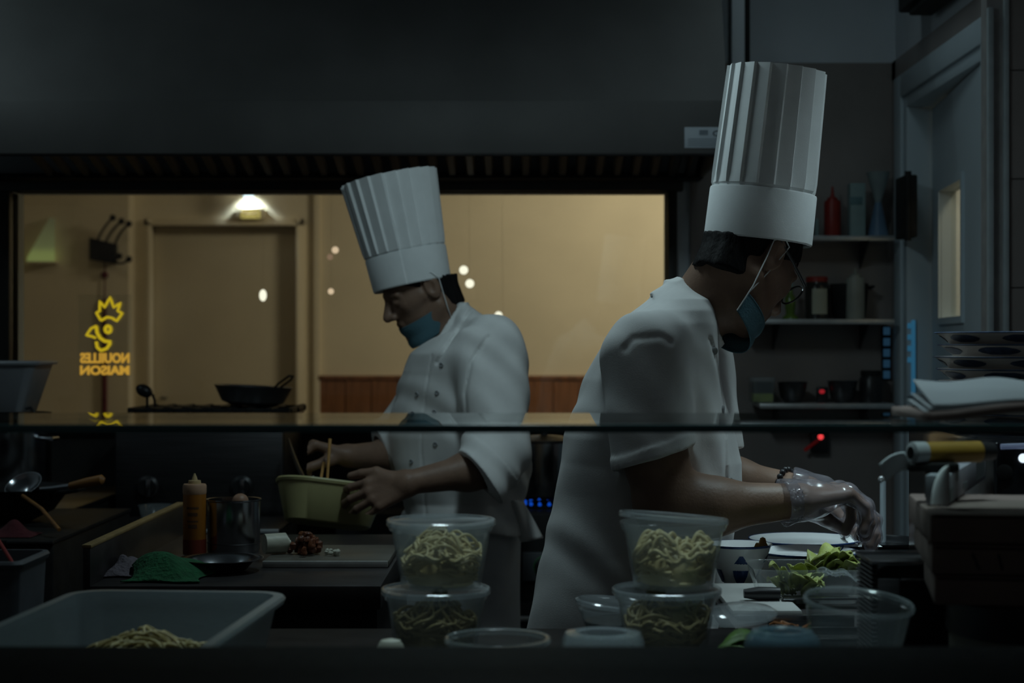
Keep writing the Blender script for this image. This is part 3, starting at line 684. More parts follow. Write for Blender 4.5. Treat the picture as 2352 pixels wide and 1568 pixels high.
obj('grip', MB().tube([g0 + (g1 - g0) * k / 6 for k in range(7)], [.006, .015, .018, .019, .018, .016, .007], 14), BLACKPL, t)
obj('leg', MB().tube([P(338, 903, 5.1), P(338, 930, 5.1), Vector((PX(338, 5.1), 5.1, gz + .018))], .004), BLACK, t)
obj('leg', MB().tube([P(350, 905, 5.1), P(355, 918, 5.1), Vector((PX(356, 5.1), 5.1, gz + .018))], .004), BLACK, t)

t = thing('side_counter', (-1.0, 4.78, 0), 'low dark counter with a bright steel edge beside the wok range', 'counter')
sc = PZ(1216, 4.6)
obj('body', MB().rbox(PX(178, 4.6), 4.615, 0, PX(640, 4.6), 4.97, sc - .012, .004), BLACK, t)
obj('worktop', MB().rbox(PX(178, 4.6), 4.605, sc - .012, PX(640, 4.6), 4.97, sc, .003), TABLEST, t)
obj('front_edge', MB().rbox(PX(179, 4.6), 4.598, sc - .010, PX(640, 4.6), 4.608, sc + .001, .002), mat('bright_edge_steel', (.55, .58, .60), .4, metal=.5), t)
t = thing('pale_bowl', (PX(360, 4.75), 4.75, sc), 'translucent pale bowl on the low counter in front of the knobs', 'bowl')
u = 4.75 / F
obj('body', MB().lathe([(24*u, 0), (34*u, 8*u), (42*u, 42*u), (44*u, 43*u), (40*u, 42*u), (32*u, 10*u)], (PX(360, 4.75), 4.75, sc), 28), PLASTIC_LID, t)

# left back corner: stock pot with a tub on it
t = thing('corner_range', (-1.7, 4.9, 0), 'dark corner range carrying the tall pot', 'range')
obj('body', MB().rbox(-2.3, 4.62, 0, PX(165, 4.62), 5.43, .845, .006), BLACK, t)
obj('top_plate', MB().rbox(-2.3, 4.61, .845, PX(165, 4.61), 5.43, .858, .003), DARKST, t)
t = thing('stock_pot', (PX(10, 4.85), 4.85, .858), 'tall steel stock pot under the grey tub', 'pot')
c = (PX(10, 4.85), 4.85, .858); ph = PZ(947, 4.85) - .858
obj('body', MB().lathe([(.125, 0), (.130, .006), (.130, ph - .004), (.134, ph), (.127, ph), (.127, .012)], c, 40), STEEL, t)
obj('handle', MB().tube([(c[0] + .12, c[1] - .05, c[2] + .18), (c[0] + .155, c[1] - .07, c[2] + .18), (c[0] + .155, c[1] - .01, c[2] + .18), (c[0] + .128, c[1], c[2] + .18)], .006), STEEL, t)
t = thing('grey_tub', (PX(-10, 4.85), 4.85, .858 + ph), 'grey plastic tub with a wide rim standing on the stock pot', 'tub')
mb = open_bin(.285, .22, .205, .16, PZ(829, 4.85) - .858 - ph, .003, .012, .03)
mb.xf(Matrix.Translation((PX(-12, 4.85), 4.85, .858 + ph)))
obj('body', mb, GREYTUB, t)
obj('foot_clip', MB().tube([P(58, 938, 4.76), P(70, 936, 4.76), P(80, 948, 4.76)], .004), BLACKPL, t)

# wok range, wok and ladle
t = thing('wok_range', (-1.5, 4.2, 0), 'black wok range on the left with a thin bright front edge', 'range')
wz = .866
obj('body', MB().rbox(-2.3, 3.81, 0, -1.058, 4.55, wz - .01, .006), BLACK, t)
obj('top_plate', MB().rbox(-2.3, 3.80, wz - .01, -1.055, 4.55, wz, .002), BLACK, t)
obj('front_edge', MB().rbox(PX(15, 3.8), 3.796, wz - .008, PX(122, 3.8), 3.803, wz - .001, .002), DARKST, t)
t = thing('wok', (PX(35, 4.2), 4.2, wz), 'black iron wok on the left range', 'wok')
c = (PX(20, 4.2), 4.2, wz)
obj('bowl', MB().lathe([(.05, 0), (.11, .03), (.15, .085), (.155, .087), (.146, .085), (.10, .034), (.03, .012)], c, 40), BLACK, t)
obj('side_handle', MB().tube([(c[0] + .13, c[1] - .06, wz + .075), (c[0] + .19, c[1] - .08, wz + .085), (c[0] + .19, c[1] - .02, wz + .085), (c[0] + .145, c[1] - .01, wz + .08)], .006), BLACK, t)
t = thing('ladle', P(90, 1125, 4.12), 'steel ladle with an orange wooden handle resting across the wok', 'ladle')
obj('bowl', MB().lathe([(.002, 0), (.03, .008), (.044, .026), (.046, .026), (.03, .010), (.002, .003)], P(62, 1130, 4.12), 24, axis=(-.2, -.55, .8)), STEEL, t)
obj('shaft', MB().tube([P(80, 1124, 4.10), P(120, 1121, 4.06), P(163, 1116, 4.03)], [.005, .006, .008]), STEEL, t)
obj('wooden_handle', MB().tube([P(162, 1116, 4.03), P(200, 1108, 4.01), P(234, 1101, 4.0), P(240, 1103, 4.0)], [.009, .012, .012, .006], 12), WOOD, t)
t = thing('wooden_stick', P(100, 1175, 3.9), 'thin orange wooden stick leaning on the wok range', 'stick')
obj('shaft', MB().tube([P(52, 1138, 4.05), P(95, 1168, 3.94), P(136, 1216, 3.84)], .0045), WOOD, t)
t = tag(obj('red_cloth', MB().grid(lambda a, b: (PX(-30, 3.9) + .118 * a, 3.84 + .1 * b, wz + .002 + .026 * math.sin(PI * a) * math.sin(PI * b) * (1 + .4 * math.sin(9 * a + 5 * b))), 24, 18), mat('dark_red_cloth', (.09, .012, .018), .9, bump=.5), None), 'dark red cloth folded on the front of the wok range', 'cloth')

# range behind the chefs
t = thing('gas_range', (.1, 5.15, 0), 'black gas range with a burning ring behind the two chefs', 'range')
gx0, gx1, gy, gzt = -.55, .56, 4.92, PZ(1180, 4.92)
obj('body', MB().rbox(gx0, gy + .01, 0, gx1, 5.43, gzt, .006), BLACK, t)
obj('oven_door', MB().rbox(gx0 + .03, gy, .12, gx1 - .03, gy + .012, .56, .004), BLACKPL, t)
obj('oven_handle', MB().cyl((PX(1150, gy), gy - .035, PZ(1416, gy)), (PX(1330, gy), gy - .035, PZ(1416, gy)), .008).cyl((PX(1180, gy), gy - .035, PZ(1416, gy)), (PX(1180, gy), gy + .005, PZ(1416, gy)), .006).cyl((PX(1310, gy), gy - .035, PZ(1416, gy)), (PX(1310, gy), gy + .005, PZ(1416, gy)), .006), SHELFM, t)
kp = obj('control_plate', MB().rbox(PX(1200, gy), gy - .004, PZ(1334, gy), PX(1275, gy), gy + .011, PZ(1268, gy), .003), mat('grey_plate', (.09, .10, .11), .5), t)
obj('knob', MB().lathe([(.028, 0), (.028, .01), (.022, .014), (.020, .03)], (PX(1250, gy), gy - .004, PZ(1300, gy)), 24, axis=(0, -1, 0)), BLACKPL, kp)
obj('green_ring', MB().lathe([(.0285, 0), (.031, .002), (.0285, .004)], (PX(1250, gy), gy - .004, PZ(1300, gy)), 28, False, False, axis=(0, -1, 0)), mat('green_mark', (.03, .20, .05), .5), kp)
bc = (PX(1250, 5.12), 5.12, gzt)
bn = obj('burner', MB().lathe([(.06, 0), (.06, .012), (.045, .018), (.02, .018)], bc, 24), BLACK, t)
FL = glow('blue_flame', (.004, .055, .42), 1.0)
for k in range(14):
    a = 2 * PI * k / 14; q = Vector(bc) + Vector((.060 * math.cos(a), .060 * math.sin(a), .010))
    obj('flame', MB().lathe([(.002, 0), (.006, .004), (.005, .009), (.0005, .015)], q, 8, axis=(math.cos(a) * .5, math.sin(a) * .5, .7)), FL, bn)
for a in (0, 1.57, 3.14, 4.71):
    obj('pot_rest', MB().rbox(-.005, .03, 0, .005, .11, .012, .001).xf(Matrix.Translation((bc[0], bc[1], bc[2] + .026)) @ Matrix.Rotation(a + .4, 4, 'Z')), BLACK, t)
t = thing('stock_pot', (bc[0], bc[1], gzt + .038), 'steel stock pot over blue flames between the two chefs', 'pot')
c = (bc[0], bc[1], gzt + .038); ph = PZ(1012, 5.12) - c[2]
obj('body', MB().lathe([(.086, 0), (.09, .005), (.09, ph - .004), (.094, ph), (.087, ph), (.087, .01)], c, 40), STEEL, t)
obj('lid', MB().lathe([(.092, ph), (.092, ph + .004), (.05, ph + .016), (.012, ph + .02), (.012, ph + .03), (.016, ph + .04)], c, 40), DARKST, t)
t = thing('spatula', P(680, 1050, 4.9), 'long steel spatula leaning in front of the dark range panel', 'spatula')
obj('shaft', MB().tube([P(662, 1008, 4.90), P(672, 1040, 4.80), P(684, 1072, 4.72), P(697, 1100, 4.64)], [.003, .005, .006, .007], 10), DARKST, t)
obj('blade', MB().rbox(-.03, -.003, -.085, .03, .003, 0, .003).xf(Matrix.Translation(P(697, 1100, 4.64)) @ Matrix.Rotation(math.radians(-20), 4, 'Y')), STEEL, t)

# ------------------------------------------------------------------ ledge, glass shelf, counters
struct('wall_front', MB().box(-2.6, 1.30, 0, 2.6, 1.55, .985), STONE)
struct('trim_6', MB().rbox(-2.6, 1.20, .985, 2.6, 1.60, 1.018, .004), STONE)
GZ = PZ(975, 1.75); GYB = (CAMZ - GZ) * F / (948 - CY)
t = thing('glass_shelf', (0, 1.9, GZ), 'long horizontal glass shelf with a dark green front edge', 'shelf')
obj('glass_sheet', Bx(-1.6, 1.752, GZ - .008, 1.6, GYB, GZ), GLASS, t, smooth=None)
obj('front_edge', MB().rbox(-1.6, 1.748, GZ - .0082, 1.6, 1.752, GZ + .0002, .001), GLASSEDGE, t)
for bx in (-1.35, 1.35): obj('upright', MB().cyl((bx, 1.92, .885), (bx, 1.92, GZ - .008), .012), STEEL, t)
CZ = .885
t = thing('prep_counter', (0, 2.1, 0), 'dark steel prep counter behind the stone ledge', 'counter')
obj('body', MB().rbox(-1.5, 1.60, 0, 1.15, 2.46, CZ - .03, .005), BLACK, t)
obj('worktop', MB().rbox(-1.5, 1.602, CZ - .03, 1.15, 2.50, CZ, .003), mat('black_worktop', (.016, .015, .015), .55, var=.3, spec=.06), t)
t = thing('side_prep_counter', (.8, 3.0, 0), 'dark steel counter under the plates, beside the gloved hands', 'counter')
obj('body', MB().rbox(.45, 2.51, 0, 1.15, 3.62, CZ - .03, .005), BLACK, t)
obj('worktop', MB().rbox(.43, 2.505, CZ - .03, 1.15, 3.64, CZ, .003), TABLEST, t)
obj('front_leaf', MB().rbox(.31, 2.505, CZ - .03, .43, 2.93, CZ, .003), TABLEST, t)

# left prep table
TX0, TX1, TY0, TY1, TT = -.795, -.262, 3.1, 3.95, .863
t = thing('prep_table', (-.5, 3.5, 0), 'dark steel prep table with a raised amber-edged side panel', 'table')
obj('tabletop', MB().rbox(TX0, TY0, TT - .045, TX1, TY1, TT, .004), TABLEST, t)
obj('cabinet', MB().rbox(TX0 + .01, TY0 + .04, 0, TX1 - .01, TY1 - .02, TT - .046, .004), BLACK, t)
sp = obj('side_panel', MB().rbox(TX0 - .012, TY0, TT - .02, TX0 + .002, TY1, .931, .002), TABLEST, t)
obj('edge_strip', MB().rbox(TX0 - .014, TY0, .931, TX0 + .004, TY1, .938, .002), mat('amber_edge_reflection', (.28, .19, .08), .5, var=.25), sp)  # warm reflection on the steel edge, put into the strip's colour
# ================================================================== things on the left table
t = thing('sauce_bottle', (PX(447, 3.58), 3.58, TT), 'squeeze bottle of orange sauce with a pale nozzle on the steel table', 'bottle')
c = (PX(447, 3.58), 3.58, TT); u = 3.58 / F; H = PZ(1087, 3.58) - TT
ob = mat('orange_sauce', (.36, .13, .015), .35, var=.1)
obj('sauce', MB().lathe([(24*u, 0.001), (26*u, .006), (26*u, 138*u), (24*u, 138*u)], c, 28), ob, t)
obj('red_base', MB().lathe([(26.3*u, 0.0), (26.8*u, .004), (26.6*u, 34*u), (25*u, 34*u)], c, 28), mat('red_sauce', (.16, .025, .012), .4), t)
obj('shoulder', MB().lathe([(26*u, 137*u), (27*u, 140*u), (27*u, 156*u), (25*u, 160*u), (15*u, 161*u)], c, 28), mat('peach_plastic', (.46, .27, .17), .45), t)
obj('nozzle', MB().lathe([(15*u, 160*u), (14*u, 168*u), (7*u, 169*u), (5*u, 176*u), (2.5*u, H - .002), (2*u, H)], c, 20), mat('cream_nozzle', (.50, .36, .18), .45), t)
lm = MB()
for zz, hh, ww in ((60, 9, 8), (74, 4, 10), (88, 8, 9), (104, 5, 11)):
    lm.grid(lambda a, b: (c[0] + 26.2*u*math.sin((-.5 + a) * ww / 10), c[1] - 26.2*u*math.cos((-.5 + a) * ww / 10), c[2] + (zz + hh * b) * u), 8, 2)
obj('printing', lm, mat('brown_print', (.10, .04, .012), .6), t, smooth=None)
t = thing('steel_pot', (PX(537, 3.62), 3.62, TT), 'shiny steel cylinder pot behind the sauce bottle', 'pot')
c = (PX(537, 3.62), 3.62, TT); u = 3.62 / F
obj('body', MB().lathe([(58*u, 0), (60*u, .004), (60*u, 116*u), (63*u, 119*u), (63*u, 121*u), (58*u, 120*u), (57*u, .008)], c, 48), STEEL, t)
obj('base_band', MB().lathe([(60.5*u, 20*u), (61*u, 21*u), (60.5*u, 22*u)], c, 48, False, False), DARKST, t)
tag(obj('onion', MB().sphere(P(552, 1152, 3.62), .018, 18, 12), mat('onion_brown', (.35, .19, .12), .5), None), 'brown round onion showing over the rim of the steel pot', 'onion')
dz = TT
t = thing('steel_dish', (PX(507, 3.3), 3.3, dz), 'shallow steel dish with a bright glint in front of the sauce bottle', 'dish')
c = (PX(507, 3.3), 3.3, dz); u = 3.3 / F
obj('body', MB().lathe([(50*u, 0), (58*u, .003), (76*u, .020), (97*u, .025), (98*u, .0265), (95*u, .0265), (76*u, .022), (56*u, .005)], c, 48), STEEL, t)
def cloth(name, x0, x1, y0, y1, zb, h, seed, m, label, tilt=0):
    rnd = random.Random(seed); ph = [(rnd.uniform(4, 13), rnd.uniform(4, 13), rnd.uniform(0, 6)) for _ in range(5)]
    def fn(a, b):
        r = math.hypot((a - .36) * (1.15 if a < .36 else .80), (b - .5)) * 2; env = max(0, 1 - r ** 2.2)
        f = sum(math.sin(p * a + q * b + s) for p, q, s in ph) / 5
        ex = .02 * math.sin(7 * b + seed) ; ey = .015 * math.sin(6 * a + seed)
        return (x0 + (x1 - x0) * a + ex * (a - .5), y0 + (y1 - y0) * b + ey * (b - .5), zb + .002 + h * env * (.75 + .45 * f) + .002 * abs(f))
    mb = MB().grid(fn, 56, 40); o = obj(name, mb, m, None)
    md = o.modifiers.new('s', 'SOLIDIFY'); md.thickness = .002; md.offset = 1
    return tag(o, label, 'cloth')
cloth('green_cloth', PX(312, 3.25), PX(486, 3.25), 3.13, 3.34, TT, .052, 3, GREENC, 'crumpled green cloth on the steel table beside the steel dish')
cloth('grey_rag', PX(262, 3.3), PX(330, 3.3), 3.2, 3.38, TT, .034, 8, GREYC, 'small grey rag bunched behind the green cloth')
# cutting board and food
t = thing('cutting_board', (PX(735, 3.4), 3.45, TT), 'dark wet cutting board with a pale front edge, holding chopped meat', 'board')
obj('board', MB().rbox(PX(603, 3.35), 3.352, TT + .001, TX1 - .006, 3.62, TT + .014, .003), mat('worn_wet_board', (.13, .12, .10), .35, var=.25, scale=9), t)
obj('front_edge', MB().rbox(PX(603, 3.35), 3.347, TT + .001, TX1 - .008, 3.353, TT + .0135, .001), mat('board_edge', (.46, .45, .43), .6, var=.12), t)
bz = TT + .0145
t = thing('leek_piece', P(634, 1255, 3.45), 'thick pale leek piece lying on the wet cutting board', 'vegetable')
for k in range(4):
    r = .006 + .0048 * k
    obj('layer', MB().cyl((PX(607, 3.45), 3.45, bz + .021), (PX(664 - 4 * k, 3.45), 3.47, bz + .021), r, r * 1.02, 20), LEEK, t)
def lump(mb, c, r, rnd, n=10, m=8):
    ph = [rnd.uniform(0, 6) for _ in range(4)]; st = len(mb.v); mb.sphere(c, r, n, m); c = Vector(c)
    for i in range(st, len(mb.v)):
        d = Vector(mb.v[i]) - c; s = 1 + .28 * math.sin(d.x / r * 2.6 + ph[0]) * math.sin(d.y / r * 2.2 + ph[1]) + .15 * math.sin(d.z / r * 4 + ph[2])
        mb.v[i] = tuple(c + d * s)
mb = MB(); rnd = random.Random(4)
for i in range(60):
    a = rnd.gauss(0, .36); z = max(0, (1 - abs(a) * 1.2)) * .036 * rnd.random()
    lump(mb, (PX(702 + 50 * a, 3.46), 3.46 + rnd.gauss(0, .02), bz + .007 + z), rnd.uniform(.005, .009), rnd, 8, 6)
o = obj('chopped_meat', mb, MEAT, None); tag(o, 'reddish brown chopped meat heaped on the wet cutting board', 'meat', kind='stuff')
mb = MB()
for i in range(9): lump(mb, (PX(rnd.uniform(745, 778), 3.44), 3.44 + rnd.uniform(-.02, .02), bz + .006), rnd.uniform(.004, .007), rnd, 8, 6)
o = obj('leek_scraps', mb, LEEK, None); tag(o, 'small pale scraps beside the chopped meat on the board', 'vegetable', kind='stuff')

# ------------------------------------------------------------------ front left: noodle bin, grey box
def noodles(name, centre, rx, ry, zb, top, n, seed, m, label, rad=.0019, conic=None, loops=0):
    rnd = random.Random(seed); mb = MB(); cx, cy = centre
    def ztop(u, v):
        return top * (1 - .35 * (u*u + v*v)) * (1 + .10 * math.sin(5*u + seed) + .10 * math.cos(4*v + seed * 2))
    for i in range(n):
        a = rnd.uniform(0, 2*PI); r = math.sqrt(rnd.random()) * .85; u0, v0 = r*math.cos(a), r*math.sin(a); h = rnd.random() ** .6
        R = rnd.uniform(.15, .45); w = rnd.uniform(-1, 1); th = rnd.uniform(0, 2*PI); pts = []
        for k in range(16):
            s = k / 15; th2 = th + 4.6 * s * (1 if w > 0 else -1)
            u = u0 + R * (math.cos(th2) - math.cos(th)); v = v0 + R * .8 * (math.sin(th2) - math.sin(th))
            q = math.hypot(u, v)
            if q > .96: u, v = u / q * .96, v / q * .96
            zz = max(.004, ztop(u, v) * h * (1 + .10 * math.sin(9 * s + i)))
            k2 = conic(zz) if conic else 1
            pts.append((cx + u * rx * k2, cy + v * ry * k2, zb + zz))
        mb.tube(pts, rad, 5)
    for i in range(loops):
        a = rnd.uniform(0, 2*PI); u, v = .55*math.cos(a), .55*math.sin(a); hh = rnd.uniform(.012, .024); ww = rnd.uniform(.012, .022); d = rnd.uniform(0, PI)
        z0 = zb + ztop(u, v) * .85
        mb.tube([(cx + u*rx + ww*math.cos(d)*(k/5-1), cy + v*ry + ww*math.sin(d)*(k/5-1), z0 + hh*math.sin(PI*k/10)) for k in range(11)], rad * 1.1, 6)
    # the packed inside of the heap
    nz = 10
    mb.lathe([(.9 * rx * (conic(top * .8 * k / nz) if conic else 1) * (1 - .55 * (k / nz) ** 3), .003 + top * .78 * k / nz) for k in range(nz + 1)], (cx, cy, zb), 20) if conic else mb.sphere((cx, cy, zb + top * .40), (rx * .72, ry * .72, top * .39), 20, 12)
    o = obj(name, mb, m, None, smooth=True); tag(o, label, 'noodles', kind='stuff'); return o
bx0, bx1 = PX(150, 2.2), PX(650, 2.2)
t = thing('noodle_bin', ((bx0 + bx1) / 2, 2.0, CZ), 'large milky plastic bin holding a few noodles on the counter', 'bin')
bc_ = Vector(((bx0 + bx1) / 2 - .005, 1.935, CZ)); Mb = Matrix.Translation(bc_) @ Matrix.Rotation(math.radians(-4), 4, 'Z')
mb = open_bin(.262, .50, .225, .46, .100, .003, .009, .035); mb.xf(Mb)
obj('body', mb, PLASTIC_TUB, t)
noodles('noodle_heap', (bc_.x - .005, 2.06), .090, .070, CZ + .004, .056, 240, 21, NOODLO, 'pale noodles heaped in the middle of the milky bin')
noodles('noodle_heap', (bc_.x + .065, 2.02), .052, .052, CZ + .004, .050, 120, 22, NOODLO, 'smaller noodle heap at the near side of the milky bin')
t = thing('grey_caddy', (PX(-20, 2.36), 2.36, CZ), 'plain dark grey caddy at the picture edge with a red stick in it', 'caddy')
mb = open_bin(.16, .14, .15, .13, PZ(1290, 2.3) - CZ, .003, .003, .012); mb.xf(Matrix.Translation((PX(52, 2.3) - .085, 2.37, CZ)))
obj('body', mb, mat('dark_grey_plastic', (.10, .11, .125), .5), t)
tag(obj('red_stick', MB().tube([P(-4, 1240, 2.42), P(29, 1293, 2.36), Vector((PX(48, 2.33), 2.34, CZ + .02))], .0028, 8), mat('red_lacquer', (.35, .02, .015), .4), None), 'thin red lacquered stick standing in the dark grey caddy', 'chopstick')

# ------------------------------------------------------------------ noodle tubs
HT, RT, RB = .0875, .0700, .0535
def tub_profile(): return [(RB - .002, 0), (RB, .002), (RT - .004, HT - .012), (RT - .001, HT - .011), (RT + .001, HT - .006), (RT + .002, HT), (RT - .001, HT), (RT - .005, HT - .012), (RB - .002, .003)]
def lid_profile(): return [(RT - .010, -.001), (RT + .0005, -.001), (RT + .0025, -.005), (RT + .0035, -.005), (RT + .0035, .001), (RT + .002, .0025), (RT - .003, .0025), (RT - .007, .0005)]
def tub(x, y, z, label, lid=True, group='round noodle tubs', tilt=None, lidtilt=None):
    t = thing('noodle_tub', (x, y, z), label, 'tub', group)
    M0 = Matrix.Translation((x, y, z)) @ (tilt or Matrix.Identity(4))
    obj('body', MB().lathe(tub_profile(), (0,0,0), 48).xf(M0), PLASTIC_CLEAR, t)
    if lid:
        Ml = M0 @ Matrix.Translation((0, 0, HT + .001)) @ (lidtilt or Matrix.Identity(4))
        obj('lid', MB().lathe(lid_profile(), (0,0,0), 48).xf(Ml), PLASTIC_LID, t)
    return t
YT = 2.28; zl = CZ + .0005; zu = zl + HT + .0045
con = lambda z: (RB + (RT - RB) * z / HT - .005) / (RT - .006)
xl, xr = PX(1001, YT), PX(1531, YT); xl2, xr2 = PX(1013, YT), PX(1547, YT)
tub(xl, YT, zl, 'lower round noodle tub of the stack below the bowed chef')
tub(xl2, YT, zu, 'upper round noodle tub with a shiny lid in front of the bowed chef')
tub(xr, YT, zl, 'lower round noodle tub of the stack in front of the taller chef')
tub(xr2, YT, zu, 'upper round noodle tub with its lid ajar before the taller chef', lidtilt=Matrix.Translation((0, 0, .006)) @ Matrix.Rotation(math.radians(4.5), 4, 'Y') @ Matrix.Rotation(math.radians(-3), 4, 'X'))
rr = RT - .006
noodles('noodles', (xl, YT), rr, rr, zl + .003, .074, 150, 1, NOODLO, 'darker noodles packed in the lower tub of the left stack', .0024, con)
noodles('noodles', (xl2, YT), rr, rr, zu + .003, .066, 170, 2, NOOD, 'pale yellow noodles in the upper tub of the left stack', .0021, con, 5)
noodles('noodles', (xr, YT), rr, rr, zl + .003, .072, 150, 3, NOODLO, 'darker noodles packed in the lower tub of the right stack', .0026, con)
noodles('noodles', (xr2, YT), rr, rr, zu + .003, .064, 120, 4, NOOD, 'thick pale noodles with loose loops in the upper right tub', .0028, con, 7)

def dish(name, label, cat, x, y, z, prof, m, seg=48, tilt=None, group=None, part='body', rimband=None):
    t = thing(name, (x, y, z), label, cat, group)
    mb = MB().lathe(prof, (0,0,0), seg).xf(Matrix.Translation((x, y, z)) @ (tilt or Matrix.Identity(4)))
    obj(part, mb, m, t)
    if rimband:
        r_, h_ = rimband
        obj('rim', MB().lathe([(r_*.985, h_ - .005), (r_*1.035, h_ - .0045), (r_*1.04, h_ - .001), (r_*1.01, h_ + .0012), (r_*.97, h_)], (0,0,0), seg, False, False).xf(Matrix.Translation((x, y, z)) @ (tilt or Matrix.Identity(4))), PLASTIC_LID, t)
    return t
RX = lambda d: Matrix.Rotation(math.radians(d), 4, 'X')
RY = lambda d: Matrix.Rotation(math.radians(d), 4, 'Y')
cupp = lambda r, b, h: [(b - .002, 0), (b, .002), (r - .002, h - .006), (r, h - .005), (r + .001, h), (r - .003, h), (r - .004, h - .007), (b - .002, .003)]
G = 'clear plastic tubs and lids on the counter'
yb = 1.93
dish('clear_bowl', 'empty clear plastic bowl beside the left noodle stack', 'bowl', PX(1143, yb), yb, CZ, cupp(118 * yb / F, .042, PZ(1464, yb) - CZ), PLASTIC_BOWL, group=G, rimband=(118 * yb / F, PZ(1464, yb) - CZ))
t = dish('tub_cover', 'low clear lid lying in front of the empty clear bowl', 'cover', PX(1290, 1.80), 1.80, CZ + .079, [(.045, 0), (.049, 0), (.050, .006), (.047, .008), (.040, .004)], PLASTIC_LID, group=G)
dish('clear_cup', 'low upturned clear cup under the front lid beside the ledge', 'cup', PX(1290, 1.80), 1.80, CZ, [(.050, 0), (.051, .004), (.040, .076), (.036, .078), (.039, .074), (.048, .004)], PLASTIC_CLEAR, group=G)
dish('clear_tub', 'low upturned clear tub against the right noodle stack', 'tub', PX(1385, 2.06), 2.06, CZ, [(.054, 0), (.055, .005), (.050, .060), (.046, .068), (.034, .070), (.030, .067), (.044, .066), (.048, .06), (.052, .004)], PLASTIC_LID, group=G)
dish('clear_tub', 'open clear tub with dark contents behind the right noodle stack', 'tub', PX(1422, 2.4), 2.42, CZ, cupp(.056, .044, PZ(1400, 2.4) - CZ), PLASTIC_CLEAR, group=G)
tag(obj('dark_sauce', MB().lathe([(.043, 0), (.049, .022), (.03, .026)], (PX(1422, 2.4), 2.42, CZ + .003), 24), mat('dark_sauce', (.02, .016, .012), .25), None), 'dark sauce in the open clear tub behind the right stack', 'sauce')
dish('tub_cover', 'clear lid leaning on the open tub behind the right stack', 'cover', PX(1412, 2.42), 2.43, PZ(1394, 2.42), [(.050, 0), (.056, 0), (.057, .005), (.053, .007), (.046, .003)], PLASTIC_LID, tilt=RY(6), group=G)
dish('sauce_cup', 'small white upturned cup at the foot of the left stack', 'cup', PX(897, 2.05), 2.05, CZ, [(.020, 0), (.021, .003), (.018, .050), (.012, .060), (.004, .062)], mat('cream_cup', (.42, .40, .34), .5), 28)
dish('clear_cup', 'bluish upturned clear cup in front of the empty big bowl', 'cup', PX(1797, 1.92), 1.92, CZ, [(.0465, 0), (.047, .004), (.043, .080), (.041, .087), (.037, .090), (.034, .094), (.028, .095), (.024, .092), (.035, .086), (.044, .004)], clear('bluish_cup_plastic', (.8, .88, .92), (.20, .30, .36), .5, .12), group=G)
dish('tub_cover', 'clear domed lid propped over the greens beside the right stack', 'cover', PX(1692, 2.38), 2.38, PZ(1418, 2.38), [(.048, 0), (.056, 0), (.058, .004), (.050, .010), (.030, .016), (.004, .017)], PLASTIC_LID, tilt=RY(-5) @ RX(4), group=G)
yq = 1.99; rb = 122 * yq / F; hq = PZ(1384, yq) - CZ
dish('clear_bowl', 'large empty clear bowl with a thick rim, tilted, near the ribbed rack', 'bowl', PX(1953, yq), yq, CZ + .005, [(rb*.70, 0), (rb*.72, .002), (rb*.97, hq - .009), (rb, hq - .008), (rb*1.03, hq - .004), (rb, hq), (rb*.96, hq - .002), (rb*.95, hq - .009), (rb*.70, .004)], PLASTIC_BOWL, tilt=RX(6) @ RY(4), group=G, rimband=(rb, hq))
# greens
mb = MB(); rnd = random.Random(12)
def leafblade(mb, base, d, L, W, curl, tw, n=9, up=Vector((0,0,1))):
    d = Vector(d).normalized(); s = d.cross(up).normalized(); b = Vector(base); rows = []
    for i in range(n):
        q = i / (n-1); w = W * math.sin(PI * (.12 + .86 * q)) ** .8
        cpt = b + d * (L * q) + up * (curl * L * math.sin(PI * q * .8) )
        rows.append([cpt + s * (w * k) + up * (abs(k) * w * .5 + .12 * W * math.sin(8 * q + 5 * k + tw)) for k in (-1, -.5, 0, .5, 1)])
    mb.loft(rows, False, False, closed=False)
def leaf_thing(name, label, m, specs, kind=None, solid=.0012):
    t = thing(name, specs[0][0], label, 'vegetable')
    for k, (b, d, L, W, c, tw) in enumerate(specs):
        o = obj('leaf', (lambda mb: (leafblade(mb, b, d, L, W, c, tw), mb)[1])(MB()), m, t, smooth=True)
        md = o.modifiers.new('s', 'SOLIDIFY'); md.thickness = solid
    return t
sp_ = []
for k in range(9):
    sp_.append((P(1628 + 9 * k, 1486 - 5 * (k % 3), 2.12 + .02 * (k % 4)) - Vector((0, 0, .02)), (rnd.uniform(.6, 1), rnd.uniform(-.5, .5), rnd.uniform(-.05, .25)), .07, .014, .25, k))
leaf_thing('leafy_greens', 'dark green leafy vegetable at the foot of the right noodle stack', mat('dark_green_leaf', (.055, .11, .02), .5, var=.4, scale=30), sp_)
# salad box and lettuce
t = thing('salad_box', (PX(1850, 2.78), 2.78, CZ), 'clear ribbed box overflowing with lettuce near the plates', 'box')
mb = MB(); base = rrect(.150, .10, .02, 8); top = rrect(.185, .135, .03, 8)
rings = []
for q in range(6):
    s = q / 5; ring = []
    for k, (a, b) in enumerate(zip(base, top)):
        v = a.lerp(b, s); rib = 1 + (.02 * math.sin(k * 2.1) if 0 < q < 5 else 0); ring.append(Vector((v.x * rib, v.y * rib, .054 * s)))
    rings.append(ring)
rings.append([v * 1.03 + Vector((0, 0, .001)) for v in rings[-1]]); rings.append([v * .985 for v in rings[-1]])
mb.loft(rings, True, False); mb.xf(Matrix.Translation((PX(1853, 2.78), 2.78, CZ + .001)))
obj('body', mb, PLASTIC_CLEAR, t)
sp_ = []
for k in range(16): sp_.append((P(1800 + 14 * (k % 5), 1366 - 10 * (k // 5), 2.74 + .03 * (k % 3)), (rnd.uniform(-.7, .9), rnd.uniform(-.7, .3), rnd.uniform(.0, .35)), rnd.uniform(.03, .045), .020, .35, k))
